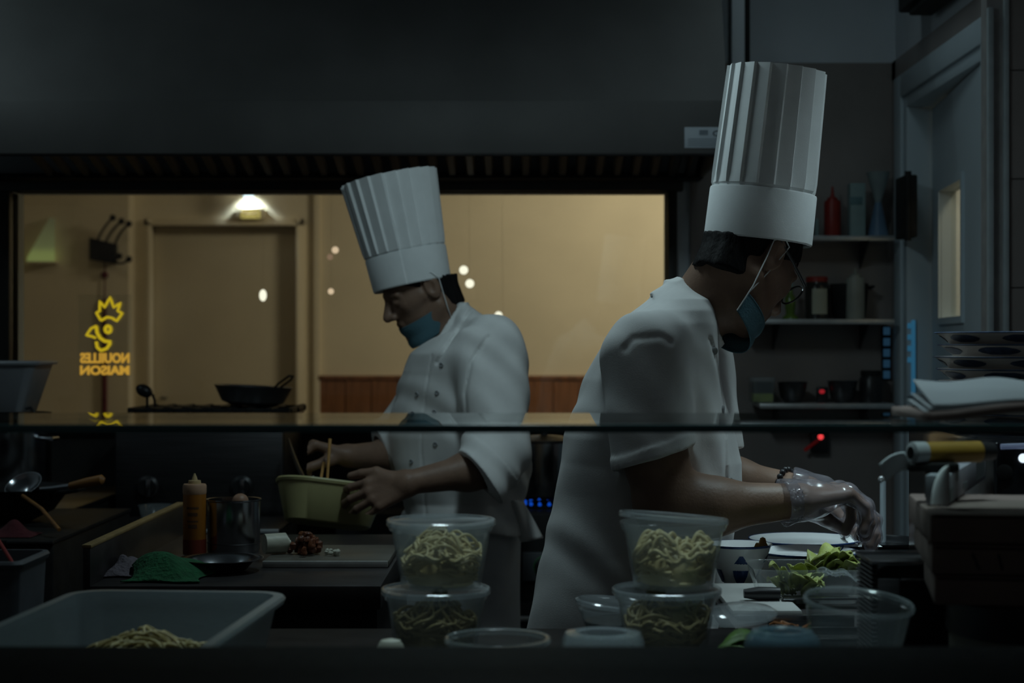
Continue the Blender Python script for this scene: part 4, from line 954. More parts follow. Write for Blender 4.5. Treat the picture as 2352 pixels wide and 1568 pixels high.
leaf_thing('lettuce', 'pale lettuce leaves filling the clear ribbed box', LETT, sp_)
sp_ = []
for k in range(20): sp_.append((P(1882 + 9 * (k % 7), 1322 - 11 * (k // 7), 2.80 + .02 * (k % 3)), (rnd.uniform(-.8, 1), rnd.uniform(-.9, .3), rnd.uniform(-.1, .25)), rnd.uniform(.028, .042), .022, .4, k))
leaf_thing('lettuce', 'curled yellow-green lettuce head resting on top of the clear ribbed box', LETT, sp_)
fl = MB().grid(lambda a, b: (PX(1880 + 112 * a, 2.75), 2.70 + .12 * b, CZ + .030 + .022 * math.sin(2.2 * a + 1) + .006 * math.sin(14 * a + 6 * b) * math.sin(9 * b)), 40, 20)
tag(obj('plastic_film', fl, PLASTIC_LID, None, smooth=True), 'crinkled clear film bunched beside the lettuce box', 'film')
# plates and bowls
def plate(name, label, x, y, z, r, h, m=PORC, tilt=None, rimm=BLUEP, pat=False, well=.80):
    t = thing(name, (x, y, z), label, 'bowl' if 'bowl' in name else 'plate'); T = Matrix.Translation((x, y, z)) @ (tilt or Matrix.Identity(4))
    obj('body', MB().lathe([(r*.45, 0), (r*.47, .003), (r*.75, h*.45), (r*.98, h-.002), (r, h), (r*.975, h), (r*.80, h*well), (r*.4, h*(well-.04))], (0,0,0), 56).xf(T), m, t)
    obj('blue_rim', MB().lathe([(r*.985, h-.0035), (r*1.006, h-.001), (r*1.002, h+.0008), (r*.985, h+.0006)], (0,0,0), 56, False, False).xf(T), rimm, t)
    if pat:
        for k in range(5):
            a = 2*PI*k/5 + .9; pr = lambda q, aa: Vector(((.51 + .38*q)*r*math.cos(a + aa) * 1.02, (.51 + .38*q)*r*math.sin(a + aa) * 1.02, h * (.05 + .72*q) - .0005))
            obj('blue_motif', MB().grid(lambda u_, v_: pr(v_, (u_ - .5) * .7 * math.sin(PI * (.2 + .75 * v_))), 8, 5).xf(T), BLUEP, t, smooth=None)
    return t
plate('soup_plate', 'near white plate with a blue rim and blue ring mark, under the hands', PX(1855, 3.12), 3.12, CZ, 117 * 3.12 / F, PZ(1264, 3.12) - CZ)
rg = MB().lathe([(.018, 0), (.021, .0006), (.018, .0012)], (PX(1915, 3.15), 3.15, PZ(1264, 3.12) - .006), 28, False, False, axis=(-.5, -.12, .85))
o = obj('blue_ring_mark', rg, BLUEP, [x for x in bpy.data.objects if x.name.startswith('soup_plate')][0])
plate('dinner_plate', 'far white plate with a dark blue rim, directly under the gloved hands', PX(1848, 3.38), 3.38, CZ, 128 * 3.38 / F, PZ(1236, 3.38) - CZ)
plate('small_bowl', 'small white bowl with blue pattern outside, beside the near plate', PX(1697, 2.98), 2.98, CZ, 76 * 2.98 / F, PZ(1248, 2.98) - CZ, pat=True)
mb = MB(); rnd = random.Random(6); lump(mb, P(1752, 1250, 2.97), .010, rnd); lump(mb, P(1742, 1256, 2.97), .007, rnd)
tag(obj('garnish', mb, mat('brown_garnish', (.30, .17, .04), .5), None), 'small brown garnish on the rim of the small white bowl', 'garnish')
t = dish('black_tray', 'round black tray at the end of the side counter', 'tray', PX(2025, 3.47), 3.47, CZ, [(.060, 0), (.080, .004), (.092, .018), (.094, .020), (.09, .018), (.078, .006)], mat('black_tray_metal', (.03, .032, .035), .25, metal=.6), part='body')
cr = MB().grid(lambda a, b: (PX(1945 + 75 * a, 3.36), 3.33 + .12 * b, CZ + .022 + .034 * math.sin(PI * (.15 + .85 * a)) * math.sin(PI * b) * (1 + .4 * math.sin(11 * a + 7 * b) * math.cos(9 * b))), 36, 24)
tag(obj('crumpled_paper', cr, PAPER, None, smooth=True), 'crumpled white paper lying on the round black tray', 'paper')
# board, knife, pan, shredded food
t = thing('cutting_board', (PX(1700, 2.75), 2.78, CZ), 'white cutting board with a black knife, right of the right stack', 'board')
obj('board', MB().rbox(.318, 2.60, CZ + .0005, .425, 2.90, CZ + .011, .003), mat('white_board', (.55, .55, .53), .6, var=.06), t)
t = thing('kitchen_knife', P(1760, 1372, 2.68), 'black-handled knife lying across the white board', 'knife')
kz = CZ + .012
obj('handle', MB().tube([Vector((PX(1716, 2.66), 2.70, kz + .010)), Vector((PX(1750, 2.66), 2.70, kz + .010)), Vector((PX(1800, 2.66), 2.70, kz + .010))], [.007, .011, .010], 12), BLACKPL, t)
obj('blade', MB().rbox(PX(1800, 2.68), 2.685, kz + .002, PX(1985, 2.68), 2.715, kz + .005, .001), STEEL, t)
t = thing('tongs', P(1770, 1386, 2.58), 'long black-tipped steel tongs in front of the black knife', 'tongs')
for dy in (0, .022): obj('arm', MB().rbox(PX(1692, 2.55), 2.545 + dy, CZ + .002, PX(1880, 2.55), 2.557 + dy, CZ + .012 - dy * .2, .003), DARKST, t)
obj('joint', MB().rbox(PX(1872, 2.55), 2.543, CZ + .002, PX(1892, 2.55), 2.581, CZ + .012, .003), BLACKPL, t)
t = thing('pan_insert', (.43, 2.40, CZ), 'black pan insert with bright steel rails behind the big clear bowl', 'pan')
px0, px1 = PX(1780, 2.4), .5
for k, yy in enumerate((2.34, 2.40, 2.47)):
    obj('rail', MB().rbox(px0, yy, CZ + .001, px1 - .02, yy + .006, CZ + .012 + .006 * k, .001), STEEL, t)
obj('tray', MB().rbox(px0 + .002, 2.347, CZ + .0005, px1 - .022, 2.469, CZ + .008, .002), BLACK, t)
mb = MB(); rnd = random.Random(14)
for k in range(26):
    a = Vector((PX(rnd.uniform(1785, 1845), 2.38), rnd.uniform(2.352, 2.43), CZ + rnd.uniform(.012, .022)))
    mb.tube([a, a + Vector((rnd.uniform(-.012, .012), rnd.uniform(-.01, .01), rnd.uniform(0, .006))), a + Vector((rnd.uniform(-.02, .02), rnd.uniform(-.016, .016), 0))], .002, 5)
tag(obj('shredded_carrot', mb, mat('carrot_shreds', (.26, .09, .02), .5, var=.3), None), 'orange brown shreds in the black pan insert', 'food', kind='stuff')

# ------------------------------------------------------------------ right edge
t = thing('ribbed_rack', (.47, 2.15, CZ), 'dark ribbed metal rack with bright top edges beside the cartons', 'rack')
qz = PZ(1283, 2.12)
obj('body', MB().rbox(PX(2016, 2.10), 2.105, CZ, PX(2190, 2.10), 2.20, qz - .004, .002), BLACK, t)
obj('front_plate', MB().rbox(PX(2016, 2.10), 2.098, CZ, PX(2066, 2.10), 2.106, qz - .022, .001), DARKST, t)
ribs = None
for k in range(26):
    if ribs is None: ribs = o = obj('rib', MB().rbox(PX(2003, 2.10), 2.102, 0, PX(2017, 2.10), 2.198, .0028, .0006, 1), DARKST, t, smooth=None); z00 = o.location.z
    else: o = ribs.copy(); COL.objects.link(o); o.parent = t
    o.location = Vector(ORG[t.name]) * 0 + Vector((0, 0, CZ + .003 + k * .0056))
obj('top_rim', MB().rbox(PX(2000, 2.10), 2.098, qz - .004, PX(2190, 2.10), 2.104, qz, .001).rbox(PX(2000, 2.10), 2.196, qz - .004, PX(2190, 2.10), 2.202, qz + .001, .001).rbox(PX(2000, 2.10), 2.104, qz - .004, PX(2004, 2.10), 2.196, qz, .001), STEEL, t)
obj('inner_rail', MB().rbox(PX(2066, 2.10), 2.092, qz - .024, PX(2190, 2.10), 2.098, qz - .021, .0008), STEEL, t)
t = thing('slim_post', (PX(2028, 3.55), 3.55, CZ), 'slim pale upright post on the side counter in front of the door', 'post')
obj('shaft', MB().cyl((PX(2028, 3.55), 3.55, CZ), (PX(2028, 3.55), 3.55, PZ(1104, 3.55)), .0065, seg=14), DOORB, t)
obj('cap', MB().sphere(P(2025, 1100, 3.55), .008), SHELFM, t)
# canister with cartons on top
t = thing('canister', (PX(2290, 1.93), 1.95, CZ), 'dim pale canister with a black lid under the flat cartons', 'canister')
cc = (PX(2190, 1.95) + .10, 1.96, CZ); czt = PZ(1376, 1.95)
obj('body', MB().lathe([(.097, 0), (.10, .004), (.10, .088), (.098, .09)], cc, 48), mat('dim_cream_plastic', (.16, .155, .125), .5), t)
obj('lid', MB().lathe([(.099, .086), (.103, .086), (.104, .09), (.103, czt - CZ - .002), (.098, czt - CZ)], cc, 48), BLACKPL, t)
zz = czt + .0005; hh = (PZ(1166, 1.95) - zz) / 3
for k, (dx, la) in enumerate(((.006, 'bottom flat brown carton of three, on the black canister lid'), (.002, 'middle flat brown carton of three, with faint markings'), (0, 'top flat brown carton of three, under the roll cartons'))):
    t = thing('flat_carton', (PX(2135, 1.95) + .15, 2.02, zz), la, 'carton', 'flat brown cartons stacked at the right')
    Mc = Matrix.Translation((PX(2136, 1.90) + dx, 1.90 + dx, zz)) @ Matrix.Rotation(math.radians(-10 + 1.2 * k), 4, 'Z')
    obj('body', MB().rbox(0, 0, 0, .30, .26, hh - .0015, .003).xf(Mc), CARD, t)
    obj('flap_seam', MB().rbox(.004, -.001, hh - .006, .295, .0005, hh - .004, .0003).xf(Mc), BLACK, t)
    if k == 1:
        for sx_ in (0, .028): obj('printed_mark', MB().tube([Mc @ Vector((.045 + sx_, .0, .024)), Mc @ Vector((.052 + sx_ * .9, .0, .006))], .0014, 6), INK, t)
    zz += hh
# roll carton: long box seen from its end, sheet hanging out
A0 = P(2178, 1168, 1.98); A0.z = zz + .0005
Mx = Matrix.Translation(A0) @ Matrix.Rotation(-math.atan(.383), 4, 'Z')
ch = PZ(1092, 1.98) - A0.z
t = thing('film_carton', A0, 'white printed roll carton with curled paper at its end, on the cartons', 'carton')
obj('body', MB().rbox(-.026, 0, 0, 0, .42, ch, .0015).xf(Mx), mat('printed_white_card', (.30, .32, .35), .6, var=.06), t)
for (y0_, y1_, z0_, z1_) in ((.012, .05, .003, .018), (.075, .10, .022, .034), (.15, .19, .006, .014), (.30, .40, .006, .032)):
    obj('print_block', MB().box(-.0004, y0_, z0_, .0006, y1_, z1_).xf(Mx), mat('faded_print', (.15, .18, .18), .7), t, smooth=None)
def curl(a, b):
    ax_ = 2180 - 43 * math.sin(PI / 2 * a); ay_ = 1068 + 100 * (1 - math.cos(PI / 2 * a))
    q = P(ax_ + (2181 - ax_) * b, ay_, 1.962 + .012 * (1 - b) ** 2); q.z = max(q.z, A0.z + .0006); return tuple(q)
o = tag(obj('curled_paper', MB().grid(curl, 16, 6), PAPER, None, smooth=True), 'white curled paper sheet hanging at the near end of the roll carton', 'paper')
o.modifiers.new('s', 'SOLIDIFY').thickness = .0015
YR = 2.03
t = thing('yellow_roll', P(2160, 1038, YR), 'yellow roll with a white end cap lying on the roll carton', 'roll')
a_, b_ = P(2098, 1040, YR), P(2248, 1037, YR + .03)
ry = 25 * YR / F
obj('roll', MB().cyl(a_ + (b_ - a_) * .16, b_, ry, seg=32), mat('amber_yellow', (.34, .20, .03), .4, var=.2), t)
obj('white_cap', MB().lathe([(ry*.55, -.002), (ry*.62, -.004), (ry*1.02, -.002), (ry*1.04, .0), (ry*1.03, (b_ - a_).length * .17)], a_, 32, axis=(b_ - a_)), mat('grey_white_cap', (.36, .38, .39), .5), t)
obj('core', MB().lathe([(ry*.5, -.0045), (ry*.56, -.0045)], a_, 24, axis=(b_ - a_)), BLACK, t)
obj('dark_sleeve', MB().cyl(b_, b_ + (b_ - a_) * .22, ry * .95, ry * .8, 24), BLACKPL, t)
tg = MB().grid(lambda a, b: tuple(P(2086, 1058, YR - .002).lerp(P(2028, 1086, YR - .01), a) + Vector((.010 * (b - .5), .01 * (b - .5), -.021 * (b - .5) + .004 * math.sin(PI * a)))), 10, 5)
o = tag(obj('paper_tongue', tg, mat('pale_blue_paper', (.74, .80, .84), .7), None, smooth=True), 'pale paper strip sticking out from the yellow roll end', 'paper')
o.modifiers.new('s', 'SOLIDIFY').thickness = .0012
t = thing('roll_cradle', P(2120, 1068, 2.02), 'dark cradle block under the yellow roll', 'cradle')
obj('body', MB().rbox(PX(2085, YR) , YR - .010, PZ(1082, YR), PX(2200, YR), YR + .03, PZ(1062, YR), .003), BLACK, t)
obj('foot', MB().rbox(PX(2136, YR), YR - .004, A0.z + .001, PX(2172, YR), YR + .03, PZ(1080, YR), .003), BLACK, t)
# black appliance with glossy edge, stacked dishes above
t = thing('black_appliance', (.85, 2.62, CZ), 'glossy black appliance with a bright front edge under the stacked dishes', 'appliance')
az_ = PZ(1012, 2.40)
obj('body', MB().rbox(.665, 2.40, CZ, 1.10, 2.95, az_, .012), mat('gloss_black', (.008, .009, .011), .12, var=.2), t)
obj('edge_highlight', MB().tube([(.672, 2.396, az_ - .008), (1.09, 2.396, az_ + .006)], .004), mat('highlight_glow', (.45, .52, .65), .25, metal=.7, emit=(.25, .35, .6), es=.12), t)  # highlight along the glossy edge, built as a faintly glowing tube
obj('status_light', MB().sphere(P(2350, 1052, 2.395), .0065), glow('white_led', (.75, .88, 1), 1.3), t)
obj('round_port', MB().lathe([(.010, 0), (.012, .002), (.008, .003)], P(2306, 1085, 2.399), 20, axis=(0, -1, 0)), BLACK, t)
zz = az_ + .001; pit = (PZ(762, 2.72) - zz) / 8; R = .176
bowlprof = [(R*.86, 0), (R*.875, .003), (R*.955, pit*.72), (R, pit*.93), (R*.99, pit*.985), (R*.93, pit*.80), (R*.84, .006)]
bx_ = PX(2150, 2.72) + R + .004
DIM = mat('grey_porcelain', (.78, .72, .68), .25, var=.06); DIMB = mat('dim_blue_glaze', (.06, .09, .16), .3, var=.4, scale=80)
root = None
ordn = ['bottom', 'second', 'third', 'fourth', 'fifth', 'sixth', 'seventh', 'topmost']
for k in range(8):
    la = f'{ordn[k]} blue-patterned dish' + (' from the bottom' if 0 < k < 7 else '') + ' of the stack at the right edge'
    lo_ = (bx_ + .004 * math.sin(2.3 * k), 2.72, zz + k * pit)
    if root is None:
        root = r = thing('patterned_dish', lo_, la, 'dish', 'stacked blue-patterned dishes')
        obj('body', MB().lathe(bowlprof, lo_, 56), DIM, r)
        obj('blue_rim', MB().lathe([(R*.99, pit*.86), (R*1.008, pit*.93), (R*1.0, pit*.99)], lo_, 56, False, False), DIMB, r)
        for j in range(9):
            a0 = 2*PI*j/9
            rad_ = lambda v_: R * (.877 + .08 * v_) + .0012
            obj('blue_motif', MB().grid(lambda u_, v_: (lo_[0] + rad_(v_)*math.cos(a0 + (u_-.5)*.46*math.sin(PI*(.15+.7*v_))), lo_[1] + rad_(v_)*math.sin(a0 + (u_-.5)*.46*math.sin(PI*(.15+.7*v_))), lo_[2] + .003 + (pit*.72 - .003)*v_), 8, 5), DIMB, r, smooth=None)
    else:
        r = dup(root, lo_, la)
    r.rotation_euler.z = 1.7 * k
# papers on the glass shelf
t = thing('notebook', (PX(2240, 1.85), 1.85, GZ), 'brown clipboard under the white papers on the glass shelf', 'clipboard')
obj('board', MB().grid(lambda a, b: (PX(2116, 1.80) + .24 * a, 1.775 + .17 * b, GZ + .002 + .010 * math.sin(PI * min(1, a * 1.1)) ** 2), 24, 6), CARD, t, smooth=True).modifiers.new('s', 'SOLIDIFY').thickness = -.010
OPAPER = mat('order_paper', (.26, .285, .295), .8, var=.05)
def sheet(x, y0, y1, zb, hump, rise, label, wx=.26, skew=.02, m=OPAPER):
    mb = MB().grid(lambda a, b: (x + wx * a + skew * b, y0 + (y1 - y0) * b, zb + hump * math.sin(PI * min(1, a * 1.15 + .02)) ** 2 * (1 - .3 * b) + rise * b * (1 - .55 * a) + .0016 * math.sin(16 * a + 2) * b - .010 * a * (1 - b)), 48, 14)
    o = obj('paper_sheet', mb, m, None, smooth=True); o.modifiers.new('s', 'SOLIDIFY').thickness = .0008
    return tag(o, label, 'paper', 'white order papers on the glass shelf')
sheet(PX(2120, 1.79), 1.785, 1.95, GZ + .0125, .010, .006, 'lowest white paper of the pile on the glass shelf')
sheet(PX(2132, 1.79), 1.785, 1.96, GZ + .0155, .010, .010, 'middle white paper of the pile, its left corner showing')
tp_ = sheet(PX(2142, 1.79), 1.788, 1.97, GZ + .019, .010, .022, 'top wavy white paper with a small inked mark, on the glass shelf')
me_ = tp_.data; bvh = BVHTree.FromPolygons([v.co[:] for v in me_.vertices], [p.vertices[:] for p in me_.polygons])
def on(bv, px, py, off=.001):
    d = (P(px, py, 3) - Vector((0, 0, CAMZ))).normalized(); h = bv.ray_cast(Vector((0, 0, CAMZ)), d)
    return (h[0] - d * off, h[1]) if h[0] is not None else (None, None)
mb = MB()
for a, b in (((2173, 930), (2186, 924)), ((2174, 936), (2188, 929)), ((2176, 922), (2180, 938)), ((2182, 922), (2185, 936)), ((2180, 931), (2188, 926))):
    p, q = on(bvh, *a)[0], on(bvh, *b)[0]
    if p and q: mb.tube([p, q], .00045, 5)
o = obj('ink_mark', mb, INK, tp_)
# ================================================================== the two chefs
def frame(yaw, pitch):
    a, b = math.radians(yaw), math.radians(pitch)
    fh = Vector((math.cos(a), math.sin(a), 0)); z = Vector((0, 0, 1))
    f = fh * math.cos(b) - z * math.sin(b); u = fh * math.sin(b) + z * math.cos(b)
    return f, u.cross(f), u
class Head:
    def __init__(s, c, yaw, pitch):
        s.c = Vector(c); s.f, s.l, s.u = frame(yaw, pitch); s.R = np.array([s.f[:], s.l[:], s.u[:]], np.float32).T; s.c_ = np.array(s.c[:], np.float32)
    def w(s, x, y, z): return s.c + s.f * x + s.l * y + s.u * z
    def loc(s, p): return (p - s.c_) @ s.R
def sd_head(q):
    d = sd_ell(q, (-.010, 0, .030), (.098, .076, .090))
    d = smin(d, sd_ell(q, (.026, 0, -.040), (.068, .060, .082)), .03)
    d = smin(d, sd_ell(q, (.034, 0, -.088), (.052, .047, .036)), .02)
    for s in (-1, 1):
        d = smin(d, sd_cone(q, (-.012, s*.058, -.060), (.050, s*.030, -.112), .018, .016), .02)
        d = smin(d, sd_cone(q, (.058, s*.044, -.024), (.020, s*.064, -.018), .020, .012), .02)
        d = smax(d, -(np.linalg.norm(q - np.array((.097, s*.032, -.008), np.float32), axis=1) - .016), .012)
        d = smin(d, sd_ell(q, (.078, s*.032, -.008), (.013, .015, .011)), .004)
        d = smin(d, sd_cone(q, (.088, s*.010, .014), (.074, s*.050, .010), .009, .007), .012)
        ear = sd_ell(q, (-.012, s*.079, -.008), (.021, .009, .034))
        ear = smax(ear, -(sd_ell(q, (-.006, s*.090, -.006), (.012, .010, .021))), .004)
        d = smin(d, ear, .006)
        d = smin(d, np.linalg.norm(q - np.array((.100, s*.013, -.041), np.float32), axis=1) - .009, .008)
    d = smin(d, sd_cone(q, (.086, 0, .008), (.112, 0, -.036), .008, .0125), .010)
    d = smin(d, sd_cone(q, (.088, -.016, -.066), (.088, .016, -.066), .008, .008), .008)
    d = smin(d, sd_cone(q, (.084, -.014, -.079), (.084, .014, -.079), .009, .009), .007)
    d = smin(d, np.linalg.norm(q - np.array((.072, 0, -.110), np.float32), axis=1) - .020, .018)
    return d
def hand_prims(w, d, n, t, curl=(.4, .4, .4, .4), spread=.06, s=1.0, tdir=(.55, .7, .35)):
    d = Vector(d).normalized(); t = Vector(t); t = (t - d * t.dot(d)).normalized(); n0 = Vector(n); n = (n0 - d * n0.dot(d) - t * n0.dot(t)).normalized(); w = Vector(w)
    pr = []
    for i, off in enumerate((.030, .0105, -.0095, -.0285)):
        K = w + (d * (.090 - .004 * abs(i - 1) - (.006 if i == 3 else 0)) + t * off) * s
        pr.append((w + (t * off * .55 + d * .008) * s, K, .0145 * s, .0105 * s, .014))
        a = 0; p = K; L = ((.044, .026, .022), (.048, .030, .023), (.044, .028, .022), (.034, .021, .019))[i]; r = (.0098, .010, .0095, .0083)[i] * s
        for j in range(3):
            a += curl[i] * (1.0, 1.15, .75)[j]
            dd = d * math.cos(a) + n * math.sin(a) + t * (spread * (1.5 - i))
            q = p + dd.normalized() * L[j] * s
            pr.append((p, q, r * (1 - .07 * j), r * (1 - .07 * (j + 1)), .006 if j == 0 else .003)); p = q
    T = w + (d * .022 + t * .026) * s; e = (d * tdir[0] + t * tdir[1] + n * tdir[2]).normalized()
    T1 = T + e * .044 * s; e2 = (e + d * .55 + n * .25).normalized(); T2 = T1 + e2 * .034 * s; e3 = (e2 + d * .4 + n * .2).normalized(); T3 = T2 + e3 * .026 * s
    pr += [(w + d * .012 * s, T1, .017 * s, .0135 * s, .014), (T1, T2, .0118 * s, .0108 * s, .004), (T2, T3, .0105 * s, .0085 * s, .003)]
    return pr
def sd_prims(p, prims, d=None):
    for a, b, ra, rb, k in prims:
        q = sd_cone(p, a[:], b[:], ra, rb); d = q if d is None else smin(d, q, k)
    return d
def folds(p, amp, f=1.0, sd=0.0, dirv=(1, .6, .12)):
    x = (p[:, 0] * dirv[0] + p[:, 1] * dirv[1] + p[:, 2] * dirv[2]) * 34 * f
    y = p[:, 2] * 13 * f + p[:, 0] * 9 * f
    g = np.sin(x + 1.6 * np.sin(y + sd) + sd) * (.6 + .4 * np.sin(y * .7 + 2 * sd)) + .45 * np.sin(1.9 * x - y + 3 * sd)
    return amp * g
def make_hat(parent, base, axis, seam, rb, rt, H, band, npl=24, step=.03, lat=.94):
    az = Vector(axis).normalized(); ax = Vector(seam); ax = (ax - az * ax.dot(az)).normalized(); ay = az.cross(ax); base = Vector(base); seg = npl * 8
    def ring(r, z, pleat, st):
        out = []
        for j in range(seg):
            a = 2 * PI * j / seg; ph = (j % 8) / 8
            k = 1 + pleat * (ph ** 1.5 - .4) + (st * (j / seg - .5))
            v = ax * (r * k * math.cos(a)) + ay * (r * k * math.sin(a)); v.y *= lat
            out.append(base + v + az * z)
        return out
    rm = lambda z: rb + (rt - rb) * max(0, (z - band * .5)) / (H - band * .5)
    R = [ring(rm(z) - (.004 if z == band else 0), z, .0 if z == band else .07 * min(1, (z - band) / .03 + .3), step) for z in [band] + [band + (H - band) * q for q in (.03, .1, .25, .5, .75, 1)]]
    R += [ring(rt - .003, H, .07, step), ring(rt - .004, H - .035, .05, step), ring(.01, H - .030, 0, 0)]
    h = obj('chef_hat', MB().loft(R, False, True), PAPER, parent, smooth=25)
    B = [ring(rb - .003, .004, 0, step * .4), ring(rb, 0, 0, step * .4), ring(rb + .0022, .003, 0, step * .4), ring(rm(band) + .0022, band - .002, 0, step * .4), ring(rm(band) + .0012, band + .001, 0, step * .4), ring(rm(band) - .004, band + .001, 0, step * .4)]
    obj('hat_band', MB().loft(B, False, False), PAPER, h, smooth=25)
    return h
def make_mask(parent, hd, zt, zb, rx=.092, ry=.069, droop=.18, dx=.008, side=82, cz=(-.052, -.098)):
    def fn(a, b):
        ph = (a - .5) * 2 * math.radians(side); e = abs(a - .5) * 2
        top = zt * (1 - e ** 2) + cz[0] * e ** 2; bot = zb * (1 - e ** 2) + cz[1] * e ** 2
        z = top + (bot - top) * b; k = 1 - droop * b * (1 - e * .6) + .022 * (1 - e ** 4) * math.sin(3 * PI * b)
        return tuple(hd.w(dx + rx * k * math.cos(ph), ry * (1 - .06 * b) * math.sin(ph), z))
    mk = obj('face_mask', MB().grid(fn, 41, 19), MASKB, parent, smooth=True)
    md = mk.modifiers.new('s', 'SOLIDIFY'); md.thickness = .0015; md.offset = 0
    for s, a in ((1, 1.0), (-1, 0.0)):
        q0 = Vector(fn(a, .02)); q1 = Vector(fn(a, .98))
        p = [q0, q0.lerp(hd.w(.006, s*.081, .02), .55) + hd.l * s * .004, hd.w(.004, s*.084, .022), hd.w(-.022, s*.088, .026), hd.w(-.036, s*.086, .004), hd.w(-.030, s*.084, -.032), q1.lerp(hd.w(-.026, s*.082, -.036), .5) + hd.l * s * .004, q1]
        sm = []
        for i in range(len(p) - 1):
            for k in range(4): sm.append(p[i].lerp(p[i+1], k / 4))
        sm.append(p[-1])
        obj('ear_loop', MB().tube(sm, .0013, 6), PAPER, mk)
    cb = MB().tube([Vector(fn(i / 40, .0)) for i in range(41)], .0016, 6)
    obj('mask_edge', cb, MASKB, mk)
    return mk
def sd_ring(p, c, ax, r, t, h0, h1, flare=0.0):
    c = np.array(c[:], np.float32); ax = np.array(Vector(ax).normalized()[:], np.float32); q = p - c; h = q @ ax
    rad = np.linalg.norm(q - h[:, None] * ax, axis=1)
    return np.maximum(np.abs(rad - (r + flare * h)) - t, np.maximum(h0 - h, h - h1))
def plane_cut(p, c, n): return (p - np.array(c[:], np.float32)) @ np.array(Vector(n).normalized()[:], np.float32)
def loft_px(rows, Y):
    """rows of (py, xl, xr, half depth) -> arrays for sd_loft"""
    rows = sorted(rows, key=lambda r: -r[0])
    return ([PZ(r[0], Y) for r in rows], [PX((r[1] + r[2]) / 2, Y) for r in rows], [(r[2] - r[1]) / 2 * Y / F for r in rows], None, [r[3] for r in rows])
def buttons(parent, bvh, spots, m, r=.0062):
    for px, py in spots:
        p, n = on(bvh, px, py, 0)
        if p is None: continue
        if n.y > 0: n = -n
        obj('button', MB().lathe([(r, -.001), (r, .002), (r*.8, .003), (r*.6, .0022)], p, 16, axis=n), m, parent)
BUTT = mat('grey_button', (.30, .31, .32), .4)
def shoe(parent, x, y, yaw):
    M_ = Matrix.Translation((x, y, 0)) @ Matrix.Rotation(math.radians(yaw), 4, 'Z')
    rings = []
    for q, wd_, h in ((-.09, .030, .07), (-.06, .038, .09), (0, .040, .085), (.06, .045, .065), (.12, .044, .05), (.16, .034, .038), (.18, .014, .02)):
        rings.append([Vector((q, wd_ * math.cos(a), .004 + max(0, h * .5 + h * .5 * math.sin(a)))) for a in [2*PI*k/14 for k in range(14)]])
    obj('shoe', MB().loft(rings).xf(M_), RUBBER, parent)

# ------------------------------------------------------------------ bowed chef at the left
Y0 = 4.40
A_ = thing('person', (PX(1050, Y0), Y0, 0), 'chef in white jacket and tall white hat, head bowed, stirring a yellow basin with chopsticks', 'person')
hd = Head(P(963, 657, Y0), 197, 27)
neckb = P(1030, 775, Y0 + .01)
nearE, nearW = P(1150, 1068, 4.14), P(940, 1108, 4.035)
farE, farW = P(930, 1050, 4.52), P(803, 1047, 4.30)
hnear = hand_prims(nearW, (-.88, -.06, -.30), (-.25, .62, -.72), (-.30, .3, .9), (.52, .48, .46, .48), .13, 1.10, (.85, .45, .1))
hfar = hand_prims(farW, (-.90, -.15, .30), (-.1, .12, -1), (.0, -1, .12), (.95, .92, .9, .9), .03, 1.08, (.75, .25, .75))
HB, HA = P(948, 656, Y0), (-.213, .02, .977)
def under_hat(p, d, hb, ha):
    h = plane_cut(p, hb, ha); q = p - np.array(hb[:], np.float32); ax = np.array(Vector(ha).normalized()[:], np.float32)
    return np.where(h > .002, np.maximum(d, np.maximum(np.linalg.norm(q - (q @ ax)[:, None] * ax, axis=1) - .088, h - .05)), d)
def body_left(p):
    d = under_hat(p, sd_head(hd.loc(p)), HB, HA)
    d = smin(d, sd_cone(p, hd.w(-.028, 0, -.045)[:], neckb[:], .058, .056), .025)
    d = smin(d, sd_cone(p, neckb[:], P(1060, 1000, Y0)[:], .05, .11), .03)
    arm = [(P(1125, 810, 4.26), P(1150, 1000, 4.19), .060, .048, .04), (P(1150, 1000, 4.19), nearE, .048, .046, .02), (nearE, nearE.lerp(nearW, .35), .045, .044, .02), (nearE.lerp(nearW, .35), nearW, .043, .0285, .03),
           (P(1000, 830, 4.55), farE, .058, .047, .05), (farE, farE.lerp(farW, .35), .045, .043, .02), (farE.lerp(farW, .35), farW, .043, .029, .03)]
    d = sd_prims(p, arm, d)
    h1 = sd_prims(p, hnear); h2 = sd_prims(p, hfar)
    return smin(smin(d, h1, .016), h2, .016)
V, Q = sdf_mesh(body_left, (PX(700, 4.2), 4.0, .90), (PX(1235, 4.5), 4.72, 1.60), .0036)
np_obj('body', V, Q, SKIN, A_)
def hair_sdf(hd, hb, hax):
    def f(p):
        q = hd.loc(p)
        d = sd_ell(q, (-.012, 0, .030), (.104, .081, .096))
        d = smin(d, np.maximum(sd_cone(q, (-.032, 0, -.03), (-.032, 0, -.072), .0635, .0600), q[:, 0] + .028), .01)
        d = np.maximum(d, np.interp(q[:, 0], [-.11, -.04, -.005, .03, .07], [-.092, -.078, -.012, .012, .04]) - q[:, 2] - .0025 * np.sin(160 * q[:, 1] + 90 * q[:, 0]))
        d = np.maximum(d, plane_cut(p, hb, hax) - .006)
        ear = sd_ell(q, (-.008, .083, -.010), (.026, .03, .036)); ear2 = sd_ell(q, (-.008, -.083, -.010), (.026, .03, .036))
        return np.maximum(np.maximum(d, -ear), -ear2) + .0012 * np.sin(300 * q[:, 1] + 200 * q[:, 0])
    return f
V, Q = sdf_mesh(hair_sdf(hd, P(950, 655, Y0), (-.213, .02, .977)), tuple(hd.c - Vector((.14, .14, .14))), tuple(hd.c + Vector((.14, .14, .14))), .0034)
np_obj('hair', V, Q, HAIR, A_)
